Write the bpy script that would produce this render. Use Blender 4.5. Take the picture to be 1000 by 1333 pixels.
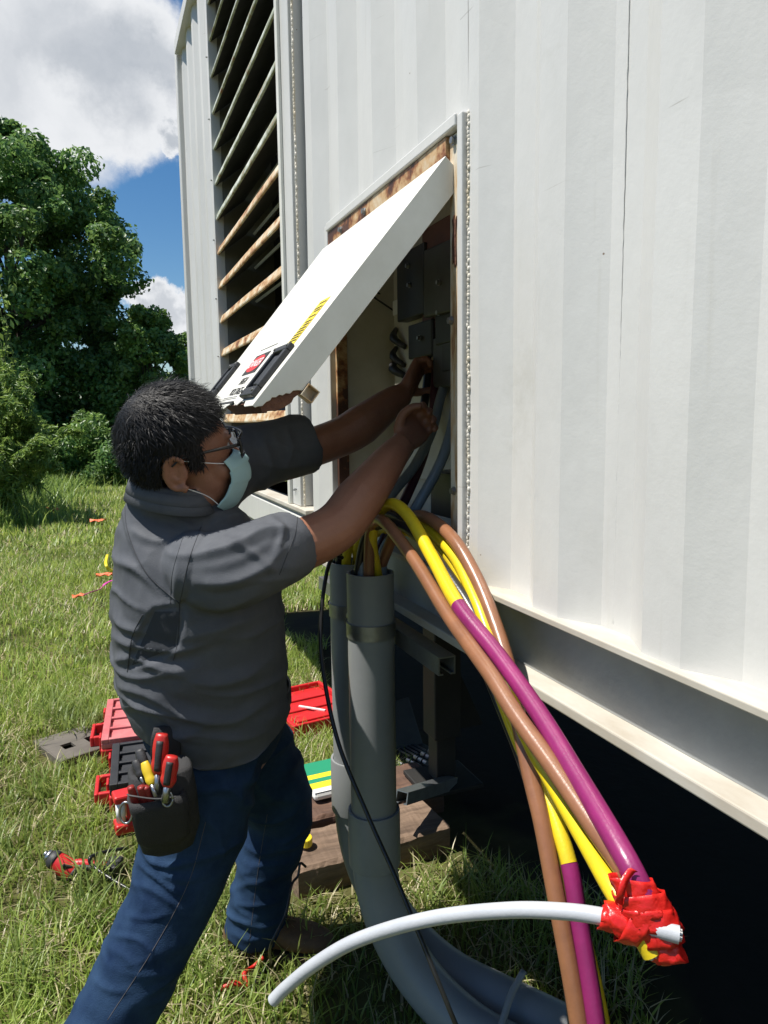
import bpy, bmesh, math, random
import numpy as np
from mathutils import Vector, Matrix

for _o in list(bpy.data.objects):
    bpy.data.objects.remove(_o, do_unlink=True)
SC = bpy.context.scene
COL = SC.collection
rad = math.radians
RNG = np.random.default_rng(7)
random.seed(7)

# ------------------------------------------------------------------ camera
F = 970.0
YAW, PIT, ROL = rad(21.08), rad(7.06), rad(-.76)
CAM = np.array([0., 0., 1.5])
FW = np.array([math.sin(YAW)*math.cos(PIT), math.cos(YAW)*math.cos(PIT), -math.sin(PIT)])
_r = np.array([math.cos(YAW), -math.sin(YAW), 0.])
_u = np.cross(_r, FW)
RT = _r*math.cos(ROL) + _u*math.sin(ROL)
UP = -_r*math.sin(ROL) + _u*math.cos(ROL)
cd = bpy.data.cameras.new('camera')
cam = bpy.data.objects.new('camera', cd)
COL.objects.link(cam)
cd.sensor_fit = 'VERTICAL'
cd.sensor_height = 36.0
cd.lens = 36.0*F/1333.0
cd.clip_start = .02
cd.clip_end = 3000
M = Matrix.Identity(4)
for i in range(3):
    M[i][0], M[i][1], M[i][2], M[i][3] = RT[i], UP[i], -FW[i], CAM[i]
cam.matrix_world = M
SC.camera = cam

def ray(x, y): return FW + RT*(x-500)/F + UP*(666.5-y)/F
def PD(x, y, d): return CAM + ray(x, y)*d
def ON(x, y, ax, v):
    r = ray(x, y)
    return CAM + r*((v-CAM[ax])/r[ax])
def PROJ(P):
    q = np.asarray(P) - CAM
    d = q@FW
    return 500+F*(q@RT)/d, 666.5-F*(q@UP)/d, d

# ------------------------------------------------------------------ sky, sun, exposure
SUN = np.array([-.47, .07, 1.0])
SUN /= np.linalg.norm(SUN)
wd = bpy.data.worlds.new('World')
SC.world = wd
wd.use_nodes = True
wt = wd.node_tree
wt.nodes.clear()
def wn(t, **k):
    n = wt.nodes.new(t)
    for a, b in k.items(): setattr(n, a, b)
    return n
def wl(a, b): wt.links.new(a, b)
sky = wn('ShaderNodeTexSky', sky_type='NISHITA', sun_disc=False)
sky.sun_elevation = math.asin(SUN[2])
sky.sun_rotation = math.atan2(SUN[0], SUN[1])
sky.air_density = 1.0
sky.dust_density = .35
sky.ozone_density = 2.2
bg1 = wn('ShaderNodeBackground')
bg1.inputs[1].default_value = .070
hsv = wn('ShaderNodeHueSaturation'); hsv.inputs['Saturation'].default_value = 1.32; hsv.inputs['Value'].default_value = 1.05
wl(sky.outputs[0], hsv.inputs['Color']); wl(hsv.outputs[0], bg1.inputs[0])
tc = wn('ShaderNodeTexCoord')
nz = wn('ShaderNodeTexNoise')
nz.inputs['Scale'].default_value = 7.0
nz.inputs['Detail'].default_value = 9.0
nz.inputs['Roughness'].default_value = .62
wl(tc.outputs['Generated'], nz.inputs['Vector'])
sb = wn('ShaderNodeVectorMath', operation='SUBTRACT')
wl(nz.outputs['Color'], sb.inputs[0]); sb.inputs[1].default_value = (.5, .5, .5)
scl = wn('ShaderNodeVectorMath', operation='SCALE')
wl(sb.outputs[0], scl.inputs[0]); scl.inputs['Scale'].default_value = .16
ad = wn('ShaderNodeVectorMath', operation='ADD')
wl(tc.outputs['Generated'], ad.inputs[0]); wl(scl.outputs[0], ad.inputs[1])
st = wn('ShaderNodeVectorMath', operation='MULTIPLY')
wl(ad.outputs[0], st.inputs[0]); st.inputs[1].default_value = (1, 1, 1.45)
CL = []
for px, py, r in [(40, 50, .15), (140, 95, .12), (205, 95, .075), (-70, 60, .2), (228, 165, .03), (216, 404, .036), (196, 412, .026), 
                  (-250, 330, .12), (-420, 120, .22)]:
    v = ray(px, py); v = v/np.linalg.norm(v); CL.append((v, r))
rg = random.Random(5)
for k in range(7):
    a = rg.uniform(rad(40), rad(330)); e = rg.uniform(.1, 1.0)
    v = np.array([math.sin(a)*math.cos(e), math.cos(a)*math.cos(e), math.sin(e)])
    CL.append((v, rg.uniform(.06, .18)))
prev = None; low = None
for v, r in CL:
    ds = wn('ShaderNodeVectorMath', operation='DISTANCE')
    wl(st.outputs[0], ds.inputs[0]); ds.inputs[1].default_value = (v[0], v[1], v[2]*1.45)
    dv = wn('ShaderNodeMath', operation='DIVIDE')
    wl(ds.outputs['Value'], dv.inputs[0]); dv.inputs[1].default_value = r
    if prev is None: prev = dv
    else:
        mn = wn('ShaderNodeMath', operation='MINIMUM')
        wl(prev.outputs[0], mn.inputs[0]); wl(dv.outputs[0], mn.inputs[1]); prev = mn
mr = wn('ShaderNodeMapRange', interpolation_type='SMOOTHSTEP')
wl(prev.outputs[0], mr.inputs[0])
mr.inputs[1].default_value = 1.08; mr.inputs[2].default_value = .72
mr.inputs[3].default_value = 0; mr.inputs[4].default_value = 1
# grey undersides: thick cloud cores read darker, edges brighter
n2 = wn('ShaderNodeTexNoise'); n2.inputs['Scale'].default_value = 4.5; n2.inputs['Detail'].default_value = 6
wl(ad.outputs[0], n2.inputs['Vector'])
core = wn('ShaderNodeMapRange', interpolation_type='SMOOTHSTEP')
wl(prev.outputs[0], core.inputs[0])
core.inputs[1].default_value = .75; core.inputs[2].default_value = .25
core.inputs[3].default_value = 0; core.inputs[4].default_value = .75
cm = wn('ShaderNodeMath', operation='MULTIPLY')
wl(core.outputs[0], cm.inputs[0])
n2m = wn('ShaderNodeMapRange'); wl(n2.outputs[0], n2m.inputs[0])
n2m.inputs[1].default_value = .3; n2m.inputs[2].default_value = .62
wl(n2m.outputs[0], cm.inputs[1])
cc = wn('ShaderNodeMix', data_type='RGBA')
wl(cm.outputs[0], cc.inputs[0])
cc.inputs[6].default_value = (.93, .95, .98, 1); cc.inputs[7].default_value = (.40, .45, .52, 1)
bg2 = wn('ShaderNodeBackground'); bg2.inputs[1].default_value = .62
wl(cc.outputs[2], bg2.inputs[0])
mx = wn('ShaderNodeMixShader')
wl(mr.outputs[0], mx.inputs[0]); wl(bg1.outputs[0], mx.inputs[1]); wl(bg2.outputs[0], mx.inputs[2])
wo = wn('ShaderNodeOutputWorld'); wl(mx.outputs[0], wo.inputs[0])

sd = bpy.data.lights.new('sun', 'SUN')
sd.energy = 5.0; sd.angle = rad(.53); sd.color = (1.0, .955, .88)
so = bpy.data.objects.new('sun', sd); COL.objects.link(so)
so.rotation_euler = Vector(-SUN).to_track_quat('-Z', 'Y').to_euler()
so.location = (-6, 0, 12)
SC.view_settings.view_transform = 'Standard'
SC.view_settings.look = 'None'
SC.view_settings.exposure = 0.56
SC.view_settings.gamma = 1.0
SC.view_settings.use_curve_mapping = False
SC.render.engine = 'CYCLES'
SC.cycles.max_bounces = 7
SC.cycles.diffuse_bounces = 4
SC.cycles.glossy_bounces = 3
SC.cycles.transmission_bounces = 4
SC.cycles.transparent_max_bounces = 6

# ------------------------------------------------------------------ materials
MT = {}
def mat(name, col, rough=.5, col2=None, nscale=8, namt=1.0, bump=0, bscale=60, metal=0, stretch=None, spec=.5, sheen=0, coat=0, transl=0, detail=6):
    m = bpy.data.materials.new(name); m.use_nodes = True
    nt = m.node_tree; b = nt.nodes['Principled BSDF']
    b.inputs['Roughness'].default_value = rough; b.inputs['Metallic'].default_value = metal
    b.inputs['Specular IOR Level'].default_value = spec
    b.inputs['Base Color'].default_value = (*col, 1)
    if sheen: b.inputs['Sheen Weight'].default_value = sheen
    if coat: b.inputs['Coat Weight'].default_value = coat
    if col2 is not None or bump:
        t = nt.nodes.new('ShaderNodeTexCoord'); mp = nt.nodes.new('ShaderNodeMapping')
        nt.links.new(t.outputs['Object'], mp.inputs[0])
        if stretch: mp.inputs['Scale'].default_value = stretch
    if col2 is not None:
        n = nt.nodes.new('ShaderNodeTexNoise'); n.inputs['Scale'].default_value = nscale; n.inputs['Detail'].default_value = detail
        n.inputs['Roughness'].default_value = .65
        nt.links.new(mp.outputs[0], n.inputs['Vector'])
        r = nt.nodes.new('ShaderNodeMapRange'); nt.links.new(n.outputs[0], r.inputs[0])
        r.inputs[1].default_value = .5-.18/namt; r.inputs[2].default_value = .5+.18/namt
        x = nt.nodes.new('ShaderNodeMix'); x.data_type = 'RGBA'
        nt.links.new(r.outputs[0], x.inputs[0])
        x.inputs[6].default_value = (*col, 1); x.inputs[7].default_value = (*col2, 1)
        nt.links.new(x.outputs[2], b.inputs['Base Color'])
    if bump:
        n = nt.nodes.new('ShaderNodeTexNoise'); n.inputs['Scale'].default_value = bscale; n.inputs['Detail'].default_value = 5
        nt.links.new(mp.outputs[0], n.inputs['Vector'])
        bp = nt.nodes.new('ShaderNodeBump'); bp.inputs['Strength'].default_value = bump; bp.inputs['Distance'].default_value = .01
        nt.links.new(n.outputs[0], bp.inputs['Height']); nt.links.new(bp.outputs[0], b.inputs['Normal'])
    MT[name] = m
    return m

def leafmat(name, transl=.35, rough=.5, attr='tint'):
    m = bpy.data.materials.new(name); m.use_nodes = True
    nt = m.node_tree; nt.nodes.clear()
    a = nt.nodes.new('ShaderNodeAttribute'); a.attribute_name = attr
    p = nt.nodes.new('ShaderNodeBsdfPrincipled'); p.inputs['Roughness'].default_value = rough
    p.inputs['Specular IOR Level'].default_value = .45
    tr = nt.nodes.new('ShaderNodeBsdfTranslucent')
    hs = nt.nodes.new('ShaderNodeHueSaturation'); hs.inputs['Value'].default_value = 1.5; hs.inputs['Hue'].default_value = .485
    nt.links.new(a.outputs['Color'], p.inputs['Base Color']); nt.links.new(a.outputs['Color'], hs.inputs['Color'])
    nt.links.new(hs.outputs[0], tr.inputs[0])
    x = nt.nodes.new('ShaderNodeMixShader'); x.inputs[0].default_value = transl
    nt.links.new(p.outputs[0], x.inputs[1]); nt.links.new(tr.outputs[0], x.inputs[2])
    o = nt.nodes.new('ShaderNodeOutputMaterial'); nt.links.new(x.outputs[0], o.inputs[0])
    MT[name] = m
    return m

def rustmat(name, paint, rust_lo, rust_hi, scale=9, stretch=(1, 1, 1), stain=None, rough=.5):
    """paint that gives way to rust where a noise passes a threshold; a paler tea stain runs round it"""
    m = bpy.data.materials.new(name); m.use_nodes = True
    nt = m.node_tree; b = nt.nodes['Principled BSDF']
    t = nt.nodes.new('ShaderNodeTexCoord'); mp = nt.nodes.new('ShaderNodeMapping'); mp.inputs['Scale'].default_value = stretch
    nt.links.new(t.outputs['Object'], mp.inputs[0])
    n = nt.nodes.new('ShaderNodeTexNoise'); n.inputs['Scale'].default_value = scale; n.inputs['Detail'].default_value = 8; n.inputs['Roughness'].default_value = .68
    nt.links.new(mp.outputs[0], n.inputs['Vector'])
    cr = nt.nodes.new('ShaderNodeValToRGB')
    e = cr.color_ramp.elements
    e[0].position = rust_lo; e[0].color = (*paint, 1)
    e[1].position = rust_hi; e[1].color = (.075, .03, .018, 1)
    q = e.new((rust_lo*.55+rust_hi*.45)); q.color = (*(stain or (.52, .34, .17)), 1)
    q2 = e.new((rust_lo*.2+rust_hi*.8)); q2.color = (.26, .10, .035, 1)
    nt.links.new(n.outputs[0], cr.inputs[0])
    nt.links.new(cr.outputs[0], b.inputs['Base Color'])
    b.inputs['Roughness'].default_value = rough
    bp = nt.nodes.new('ShaderNodeBump'); bp.inputs['Strength'].default_value = .35; bp.inputs['Distance'].default_value = .004
    nt.links.new(n.outputs[0], bp.inputs['Height']); nt.links.new(bp.outputs[0], b.inputs['Normal'])
    MT[name] = m
    return m

# ------------------------------------------------------------------ helpers
def setp(o, label=None, cat=None, group=None, kind=None):
    if label: o['label'] = label
    if cat: o['category'] = cat
    if group: o['group'] = group
    if kind: o['kind'] = kind
    return o
def link(name, me, m=None, parent=None, smooth=False, bevel=0, seg=2, sub=0):
    o = bpy.data.objects.new(name, me); COL.objects.link(o)
    if m is not None and not me.materials: me.materials.append(MT[m] if isinstance(m, str) else m)
    if smooth and len(me.polygons):
        me.polygons.foreach_set('use_smooth', [True]*len(me.polygons))
    if parent is not None: o.parent = parent
    if bevel:
        b = o.modifiers.new('bevel', 'BEVEL'); b.width = bevel; b.segments = seg; b.limit_method = 'ANGLE'; b.angle_limit = rad(40)
    if sub:
        s = o.modifiers.new('sub', 'SUBSURF'); s.levels = sub; s.render_levels = sub
    return o
def thing(name, loc, label, cat, group=None):
    """an Empty at the thing's base; children are built in world space and re-based"""
    o = bpy.data.objects.new(name, None); COL.objects.link(o); o.location = loc; o.empty_display_size = .05
    return setp(o, label, cat, group)
def adopt(parent, *kids):
    for k in kids:
        k.parent = parent
        k.matrix_parent_inverse = Matrix.Translation(-Vector(parent.location)) if parent.type == 'EMPTY' else Matrix.Identity(4)
def nrm(v):
    v = np.asarray(v, float); return v/max(np.linalg.norm(v), 1e-12)
def frame(d, hint=(0, 0, 1)):
    d = nrm(d); h = np.asarray(hint, float)
    if abs(d@nrm(h)) > .97: h = np.array([1., 0, 0])
    s = nrm(np.cross(h, d)); return s, np.cross(d, s), d
def spl(pts, n=8):
    """Catmull-Rom through points (any dimension)"""
    P = [np.asarray(p, float) for p in pts]
    P = [2*P[0]-P[1]] + P + [2*P[-1]-P[-2]]
    out = []
    for i in range(1, len(P)-2):
        a, b, c, d = P[i-1:i+3]
        for k in range(n):
            t = k/n
            out.append(.5*((2*b)+(-a+c)*t+(2*a-5*b+4*c-d)*t*t+(-a+3*b-3*c+d)*t**3))
    out.append(P[-2]); return np.array(out)

class MB:
    def __init__(s): s.v = []; s.f = []
    def add(s, v, f):
        o = len(s.v); s.v += [tuple(map(float, p)) for p in v]; s.f += [tuple(i+o for i in q) for q in f]
        return s
    def box(s, c, size, R=None):
        c = np.asarray(c, float); h = np.asarray(size, float)/2
        R = np.eye(3) if R is None else np.asarray(R)
        v = [c+R@(h*np.array(k)) for k in [(-1,-1,-1),(1,-1,-1),(1,1,-1),(-1,1,-1),(-1,-1,1),(1,-1,1),(1,1,1),(-1,1,1)]]
        return s.add(v, [(0,3,2,1),(4,5,6,7),(0,1,5,4),(1,2,6,5),(2,3,7,6),(3,0,4,7)])
    def bb(s, x0, x1, y0, y1, z0, z1):
        return s.box(((x0+x1)/2, (y0+y1)/2, (z0+z1)/2), (abs(x1-x0), abs(y1-y0), abs(z1-z0)))
    def rings(s, R, cap=True):
        n = len(R[0]); v = [p for r in R for p in r]; f = []
        for i in range(len(R)-1):
            for k in range(n):
                a = i*n+k; b = i*n+(k+1) % n
                f.append((a, b, b+n, a+n))
        if cap:
            f.append(tuple(range(n-1, -1, -1))); f.append(tuple((len(R)-1)*n+k for k in range(n)))
        return s.add(v, f)
    def tube(s, pts, r, n=12, flat=1.0, hint=(0, 0, 1), cap=True):
        P = np.asarray(pts, float); m = len(P)
        rr = np.full(m, r, float) if np.isscalar(r) else np.interp(np.linspace(0, 1, m), np.linspace(0, 1, len(r)), r)
        T = np.gradient(P, axis=0); a, b, _ = frame(T[0], hint); R = []
        for i in range(m):
            t = nrm(T[i]); a = nrm(a-t*(a@t)); b = np.cross(t, a)
            R.append([P[i]+rr[i]*(math.cos(q)*a+math.sin(q)*b*flat) for q in np.linspace(0, 2*math.pi, n, endpoint=False)])
        return s.rings(R, cap)
    def ell(s, c, r, R=None, nu=20, nv=12):
        c = np.asarray(c, float); r = np.asarray(r, float); R = np.eye(3) if R is None else np.asarray(R)
        L = []
        for j in range(1, nv):
            t = math.pi*j/nv
            L.append([c+R@(r*np.array([math.sin(t)*math.cos(p), math.sin(t)*math.sin(p), -math.cos(t)])) for p in np.linspace(0, 2*math.pi, nu, endpoint=False)])
        return s.rings(L)
    def prism(s, poly, o, u, v, w):
        """polygon (a,b) in frame o+a*u+b*v, extruded by vector w"""
        o, u, v, w = [np.asarray(k, float) for k in (o, u, v, w)]
        n = len(poly); A = [o+a*u+b*v for a, b in poly]; B = [p+w for p in A]
        f = [tuple(range(n-1, -1, -1)), tuple(range(n, 2*n))]+[(i, (i+1) % n, (i+1) % n+n, i+n) for i in range(n)]
        return s.add(A+B, f)
    def grid(s, G):
        """G[i][j] points"""
        a, b = len(G), len(G[0])
        return s.add([p for r in G for p in r], [(i*b+j, i*b+j+1, (i+1)*b+j+1, (i+1)*b+j) for i in range(a-1) for j in range(b-1)])
    def mesh(s, name='m'):
        me = bpy.data.meshes.new(name); me.from_pydata(s.v, [], s.f); me.update()
        bm = bmesh.new(); bm.from_mesh(me); bmesh.ops.recalc_face_normals(bm, faces=bm.faces); bm.to_mesh(me); bm.free()
        return me
    def obj(s, name, m, parent=None, **k):
        o = link(name, s.mesh(name), m, None, **k)
        if parent is not None:
            if parent.type == 'EMPTY': adopt(parent, o)
            else: o.parent = parent; o.matrix_parent_inverse = parent_inv(parent)
        return o
def parent_inv(p):
    return Matrix.Identity(4)

def remesh(name, mb, vox, m, parent=None, it=6, fac=.5, post=None):
    me = mb.mesh(name); t = bpy.data.objects.new('tmp', me); COL.objects.link(t)
    r = t.modifiers.new('r', 'REMESH'); r.mode = 'VOXEL'; r.voxel_size = vox
    if it:
        q = t.modifiers.new('s', 'SMOOTH'); q.iterations = it; q.factor = fac
    dg = bpy.context.evaluated_depsgraph_get()
    nm = bpy.data.meshes.new_from_object(t.evaluated_get(dg))
    bpy.data.objects.remove(t)
    if post:
        V = np.empty(len(nm.vertices)*3, np.float32); nm.vertices.foreach_get('co', V); V = V.reshape(-1, 3).astype(float)
        N = np.empty(len(nm.vertices)*3, np.float32); nm.vertices.foreach_get('normal', N); N = N.reshape(-1, 3).astype(float)
        V = post(V, N); nm.vertices.foreach_set('co', V.astype(np.float32).ravel()); nm.update()
    nm.name = name
    o = link(name, nm, m, None, smooth=True)
    if parent is not None:
        if parent.type == 'EMPTY': adopt(parent, o)
        else: o.parent = parent
    return o

def vnoise(P, seed=0):
    """value noise on (n,3) points, 0..1"""
    P = np.asarray(P, float); I = np.floor(P).astype(np.int64); f = P-I; f = f*f*(3-2*f)
    def h(a, b, c):
        x = (a*374761393+b*668265263+c*2147483647+seed*974711) & 0xffffffff
        x = ((x ^ (x >> 13))*1274126177) & 0xffffffff
        x = ((x ^ (x >> 16))*2246822519) & 0xffffffff
        return ((x ^ (x >> 15)) & 0xffff)/65535.0
    o = 0
    for a in (0, 1):
        for b in (0, 1):
            for c in (0, 1):
                w = (f[:, 0] if a else 1-f[:, 0])*(f[:, 1] if b else 1-f[:, 1])*(f[:, 2] if c else 1-f[:, 2])
                o = o+w*h(I[:, 0]+a, I[:, 1]+b, I[:, 2]+c)
    return o
def fbm(P, seed=0, oct=4):
    P = np.asarray(P, float); o = 0; a = .5; t = 0
    for k in range(oct):
        o = o+a*vnoise(P*2**k, seed+k*17); t += a; a *= .5
    return o/t
def fastmesh(name, V, Fq, tint=None):
    """V (n,3), Fq list of (m,k) index arrays; tint per vertex colour"""
    me = bpy.data.meshes.new(name)
    me.vertices.add(len(V)); me.vertices.foreach_set('co', np.asarray(V, np.float32).ravel())
    L = np.concatenate([a.ravel() for a in Fq]); tot = np.concatenate([np.full(len(a), a.shape[1]) for a in Fq])
    me.loops.add(len(L)); me.loops.foreach_set('vertex_index', L.astype(np.int32))
    me.polygons.add(len(tot)); st = np.concatenate([[0], np.cumsum(tot)[:-1]])
    me.polygons.foreach_set('loop_start', st.astype(np.int32)); me.polygons.foreach_set('loop_total', tot.astype(np.int32))
    me.update(calc_edges=True)
    if tint is not None:
        at = me.color_attributes.new('tint', 'FLOAT_COLOR', 'POINT')
        at.data.foreach_set('color', np.concatenate([tint, np.ones((len(tint), 1))], 1).astype(np.float32).ravel())
    return me
# ------------------------------------------------------------------ ground
def ground_mat():
    m = bpy.data.materials.new('lawn_soil'); m.use_nodes = True
    nt = m.node_tree; b = nt.nodes['Principled BSDF']; b.inputs['Roughness'].default_value = .95; b.inputs['Specular IOR Level'].default_value = .1
    g = nt.nodes.new('ShaderNodeNewGeometry')
    n = nt.nodes.new('ShaderNodeTexNoise'); n.inputs['Scale'].default_value = 1.3; n.inputs['Detail'].default_value = 9; n.inputs['Roughness'].default_value = .7
    nt.links.new(g.outputs['Position'], n.inputs['Vector'])
    c = nt.nodes.new('ShaderNodeValToRGB'); e = c.color_ramp.elements
    e[0].position = .32; e[0].color = (.045, .042, .018, 1); e[1].position = .68; e[1].color = (.15, .135, .06, 1)
    q = e.new(.52); q.color = (.085, .085, .03, 1)
    nt.links.new(n.outputs[0], c.inputs[0])
    # bare soil, its colour darkened to deepen the shade under the container: X > 1.3
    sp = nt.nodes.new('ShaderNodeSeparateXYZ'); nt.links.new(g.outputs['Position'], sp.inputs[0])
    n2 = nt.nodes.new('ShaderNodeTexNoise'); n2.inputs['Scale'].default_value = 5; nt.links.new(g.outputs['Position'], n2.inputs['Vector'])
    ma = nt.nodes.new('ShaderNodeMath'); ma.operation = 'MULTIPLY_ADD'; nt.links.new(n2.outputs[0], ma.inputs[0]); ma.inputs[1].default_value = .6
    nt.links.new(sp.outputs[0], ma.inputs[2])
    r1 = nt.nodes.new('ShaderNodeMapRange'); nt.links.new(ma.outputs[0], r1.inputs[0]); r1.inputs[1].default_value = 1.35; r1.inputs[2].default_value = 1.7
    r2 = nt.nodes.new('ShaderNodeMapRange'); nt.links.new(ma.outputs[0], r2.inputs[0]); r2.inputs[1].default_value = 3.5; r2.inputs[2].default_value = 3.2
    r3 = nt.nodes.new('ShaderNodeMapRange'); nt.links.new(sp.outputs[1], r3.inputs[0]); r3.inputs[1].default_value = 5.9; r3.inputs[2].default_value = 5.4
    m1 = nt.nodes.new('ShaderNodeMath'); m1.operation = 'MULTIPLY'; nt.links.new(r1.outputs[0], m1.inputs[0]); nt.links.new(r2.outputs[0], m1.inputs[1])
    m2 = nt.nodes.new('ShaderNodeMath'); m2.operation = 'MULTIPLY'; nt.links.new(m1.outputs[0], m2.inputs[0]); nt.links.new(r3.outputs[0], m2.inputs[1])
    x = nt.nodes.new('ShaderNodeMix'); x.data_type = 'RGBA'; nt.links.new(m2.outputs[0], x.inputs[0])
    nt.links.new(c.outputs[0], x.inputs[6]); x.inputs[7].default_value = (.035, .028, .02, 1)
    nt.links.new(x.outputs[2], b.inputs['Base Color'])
    bp = nt.nodes.new('ShaderNodeBump'); bp.inputs['Strength'].default_value = .6; bp.inputs['Distance'].default_value = .04
    nt.links.new(n.outputs[0], bp.inputs['Height']); nt.links.new(bp.outputs[0], b.inputs['Normal'])
    MT['lawn_soil'] = m
ground_mat()
def gz(X, Y):
    """gentle unevenness of the lawn, flat near the work"""
    r = np.hypot(np.asarray(X, float)-.5, np.asarray(Y, float)-2)
    k = np.clip((r-6)/14, 0, 1)
    return k*.25*(fbm(np.stack([np.asarray(X)*.12, np.asarray(Y)*.12, 0*np.asarray(X)], -1).reshape(-1, 3), 3, 3).reshape(np.shape(X))-.5)
ax = np.unique(np.concatenate([np.linspace(-30, 30, 121), np.linspace(-900, 900, 61)]))
gx, gy = np.meshgrid(ax, ax+15, indexing='ij')
V = np.stack([gx, gy, gz(gx, gy)], -1).reshape(-1, 3); n = len(ax)
ii = (np.arange(n-1)[:, None]*n+np.arange(n-1)[None, :]).ravel()
me = fastmesh('ground', V, [np.stack([ii, ii+n, ii+n+1, ii+1], 1)])
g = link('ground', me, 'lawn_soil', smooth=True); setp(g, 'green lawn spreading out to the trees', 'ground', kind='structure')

leafmat('grass_blade', .4, .42)
FOOT = []          # footprints (x0,x1,y0,y1) without grass
def blades(XY, H, Wd, bend, cols, seg, rng):
    n = len(XY); a = rng.uniform(0, 2*math.pi, n); lean = rng.normal(0, 1, n)
    d = np.stack([np.cos(a), np.sin(a)], 1); s = np.stack([-d[:, 1], d[:, 0]], 1)
    bz = gz(XY[:, 0], XY[:, 1]); ring = []
    for k in range(seg+1):
        t = k/seg
        out = bend*H*(t**1.8); z = H*(t-.32*bend*t*t)
        w = Wd*(1-t)**.7*.5 if k < seg else np.zeros(n)
        c = np.stack([XY[:, 0]+d[:, 0]*out, XY[:, 1]+d[:, 1]*out, bz+z-.004], 1)
        if k < seg:
            off = np.stack([s[:, 0]*w, s[:, 1]*w, 0*w], 1); ring.append(c-off); ring.append(c+off)
        else: ring.append(c)
    V = np.stack(ring, 1)                      # n, 2*seg+1, 3
    m = 2*seg+1; base = np.arange(n)[:, None]*m; FQ = []
    if seg > 1:
        for k in range(seg-1): FQ.append(base+np.array([[2*k, 2*k+1, 2*k+3, 2*k+2]]))
    FT = base+np.array([[2*seg-2, 2*seg-1, 2*seg]])
    return V.reshape(-1, 3), FQ, FT, np.repeat(cols, m, 0)
def in_view(X, Y, margin=.55):
    q = np.stack([X, Y, 0*X], 1)-CAM; d = q@FW; px = (q@RT)/np.maximum(d, .05)
    return (d > .5) & (px < .53+margin) & (px > -.53-margin)
def sow(dens, d0, d1, hrange, wrange, seg, seed, limit):
    rng = np.random.default_rng(seed)
    x0, x1, y0, y1 = limit; n = int(dens*(x1-x0)*(y1-y0))
    XY = np.stack([rng.uniform(x0, x1, n), rng.uniform(y0, y1, n)], 1)
    dist = np.hypot(XY[:, 0], XY[:, 1]); k = (dist >= d0) & (dist < d1) & in_view(XY[:, 0], XY[:, 1])
    # fade out under the container
    edge = 1.2+.35*(vnoise(np.stack([XY[:, 0]*3, XY[:, 1]*3, 0*dist], 1), 9)-.3)
    under = (XY[:, 0] > edge) & (XY[:, 0] < 3.3) & (XY[:, 1] < 5.6); k &= ~(under & (rng.uniform(0, 1, n) > -1))
    pat = fbm(np.stack([XY[:, 0]*1.6, XY[:, 1]*1.6, 0*dist], 1), 4, 3)
    k &= rng.uniform(.0, 1, n) < .45+1.1*pat
    for a, b, c, d in FOOT: k &= ~((XY[:, 0] > a) & (XY[:, 0] < b) & (XY[:, 1] > c) & (XY[:, 1] < d))
    XY = XY[k]; pat = pat[k]; n = len(XY)
    H = rng.uniform(*hrange, n)*(.6+.9*pat); Wd = rng.uniform(*wrange, n); bend = np.abs(rng.normal(.55, .35, n))
    g = rng.uniform(0, 1, n)[:, None]
    col = np.array([.13, .22, .032])*(1-g)+np.array([.37, .46, .11])*g
    pp = (pat[:, None]-.5)*1.2; col = col*(1-np.clip(-pp, 0, .4))+np.array([.03, .02, 0])*np.clip(pp, 0, 1)
    straw = (rng.uniform(0, 1, n) < .10+.14*(fbm(np.stack([XY[:, 0]*2.3, XY[:, 1]*2.3, 0*H], 1), 12, 2) > .55))[:, None]
    col = np.where(straw, np.array([.56, .50, .30])*rng.uniform(.6, 1.1, (n, 1)), col)
    bend = np.where(straw[:, 0], bend+.5, bend)
    return blades(XY, H, Wd, bend, col, seg, rng)
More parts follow.
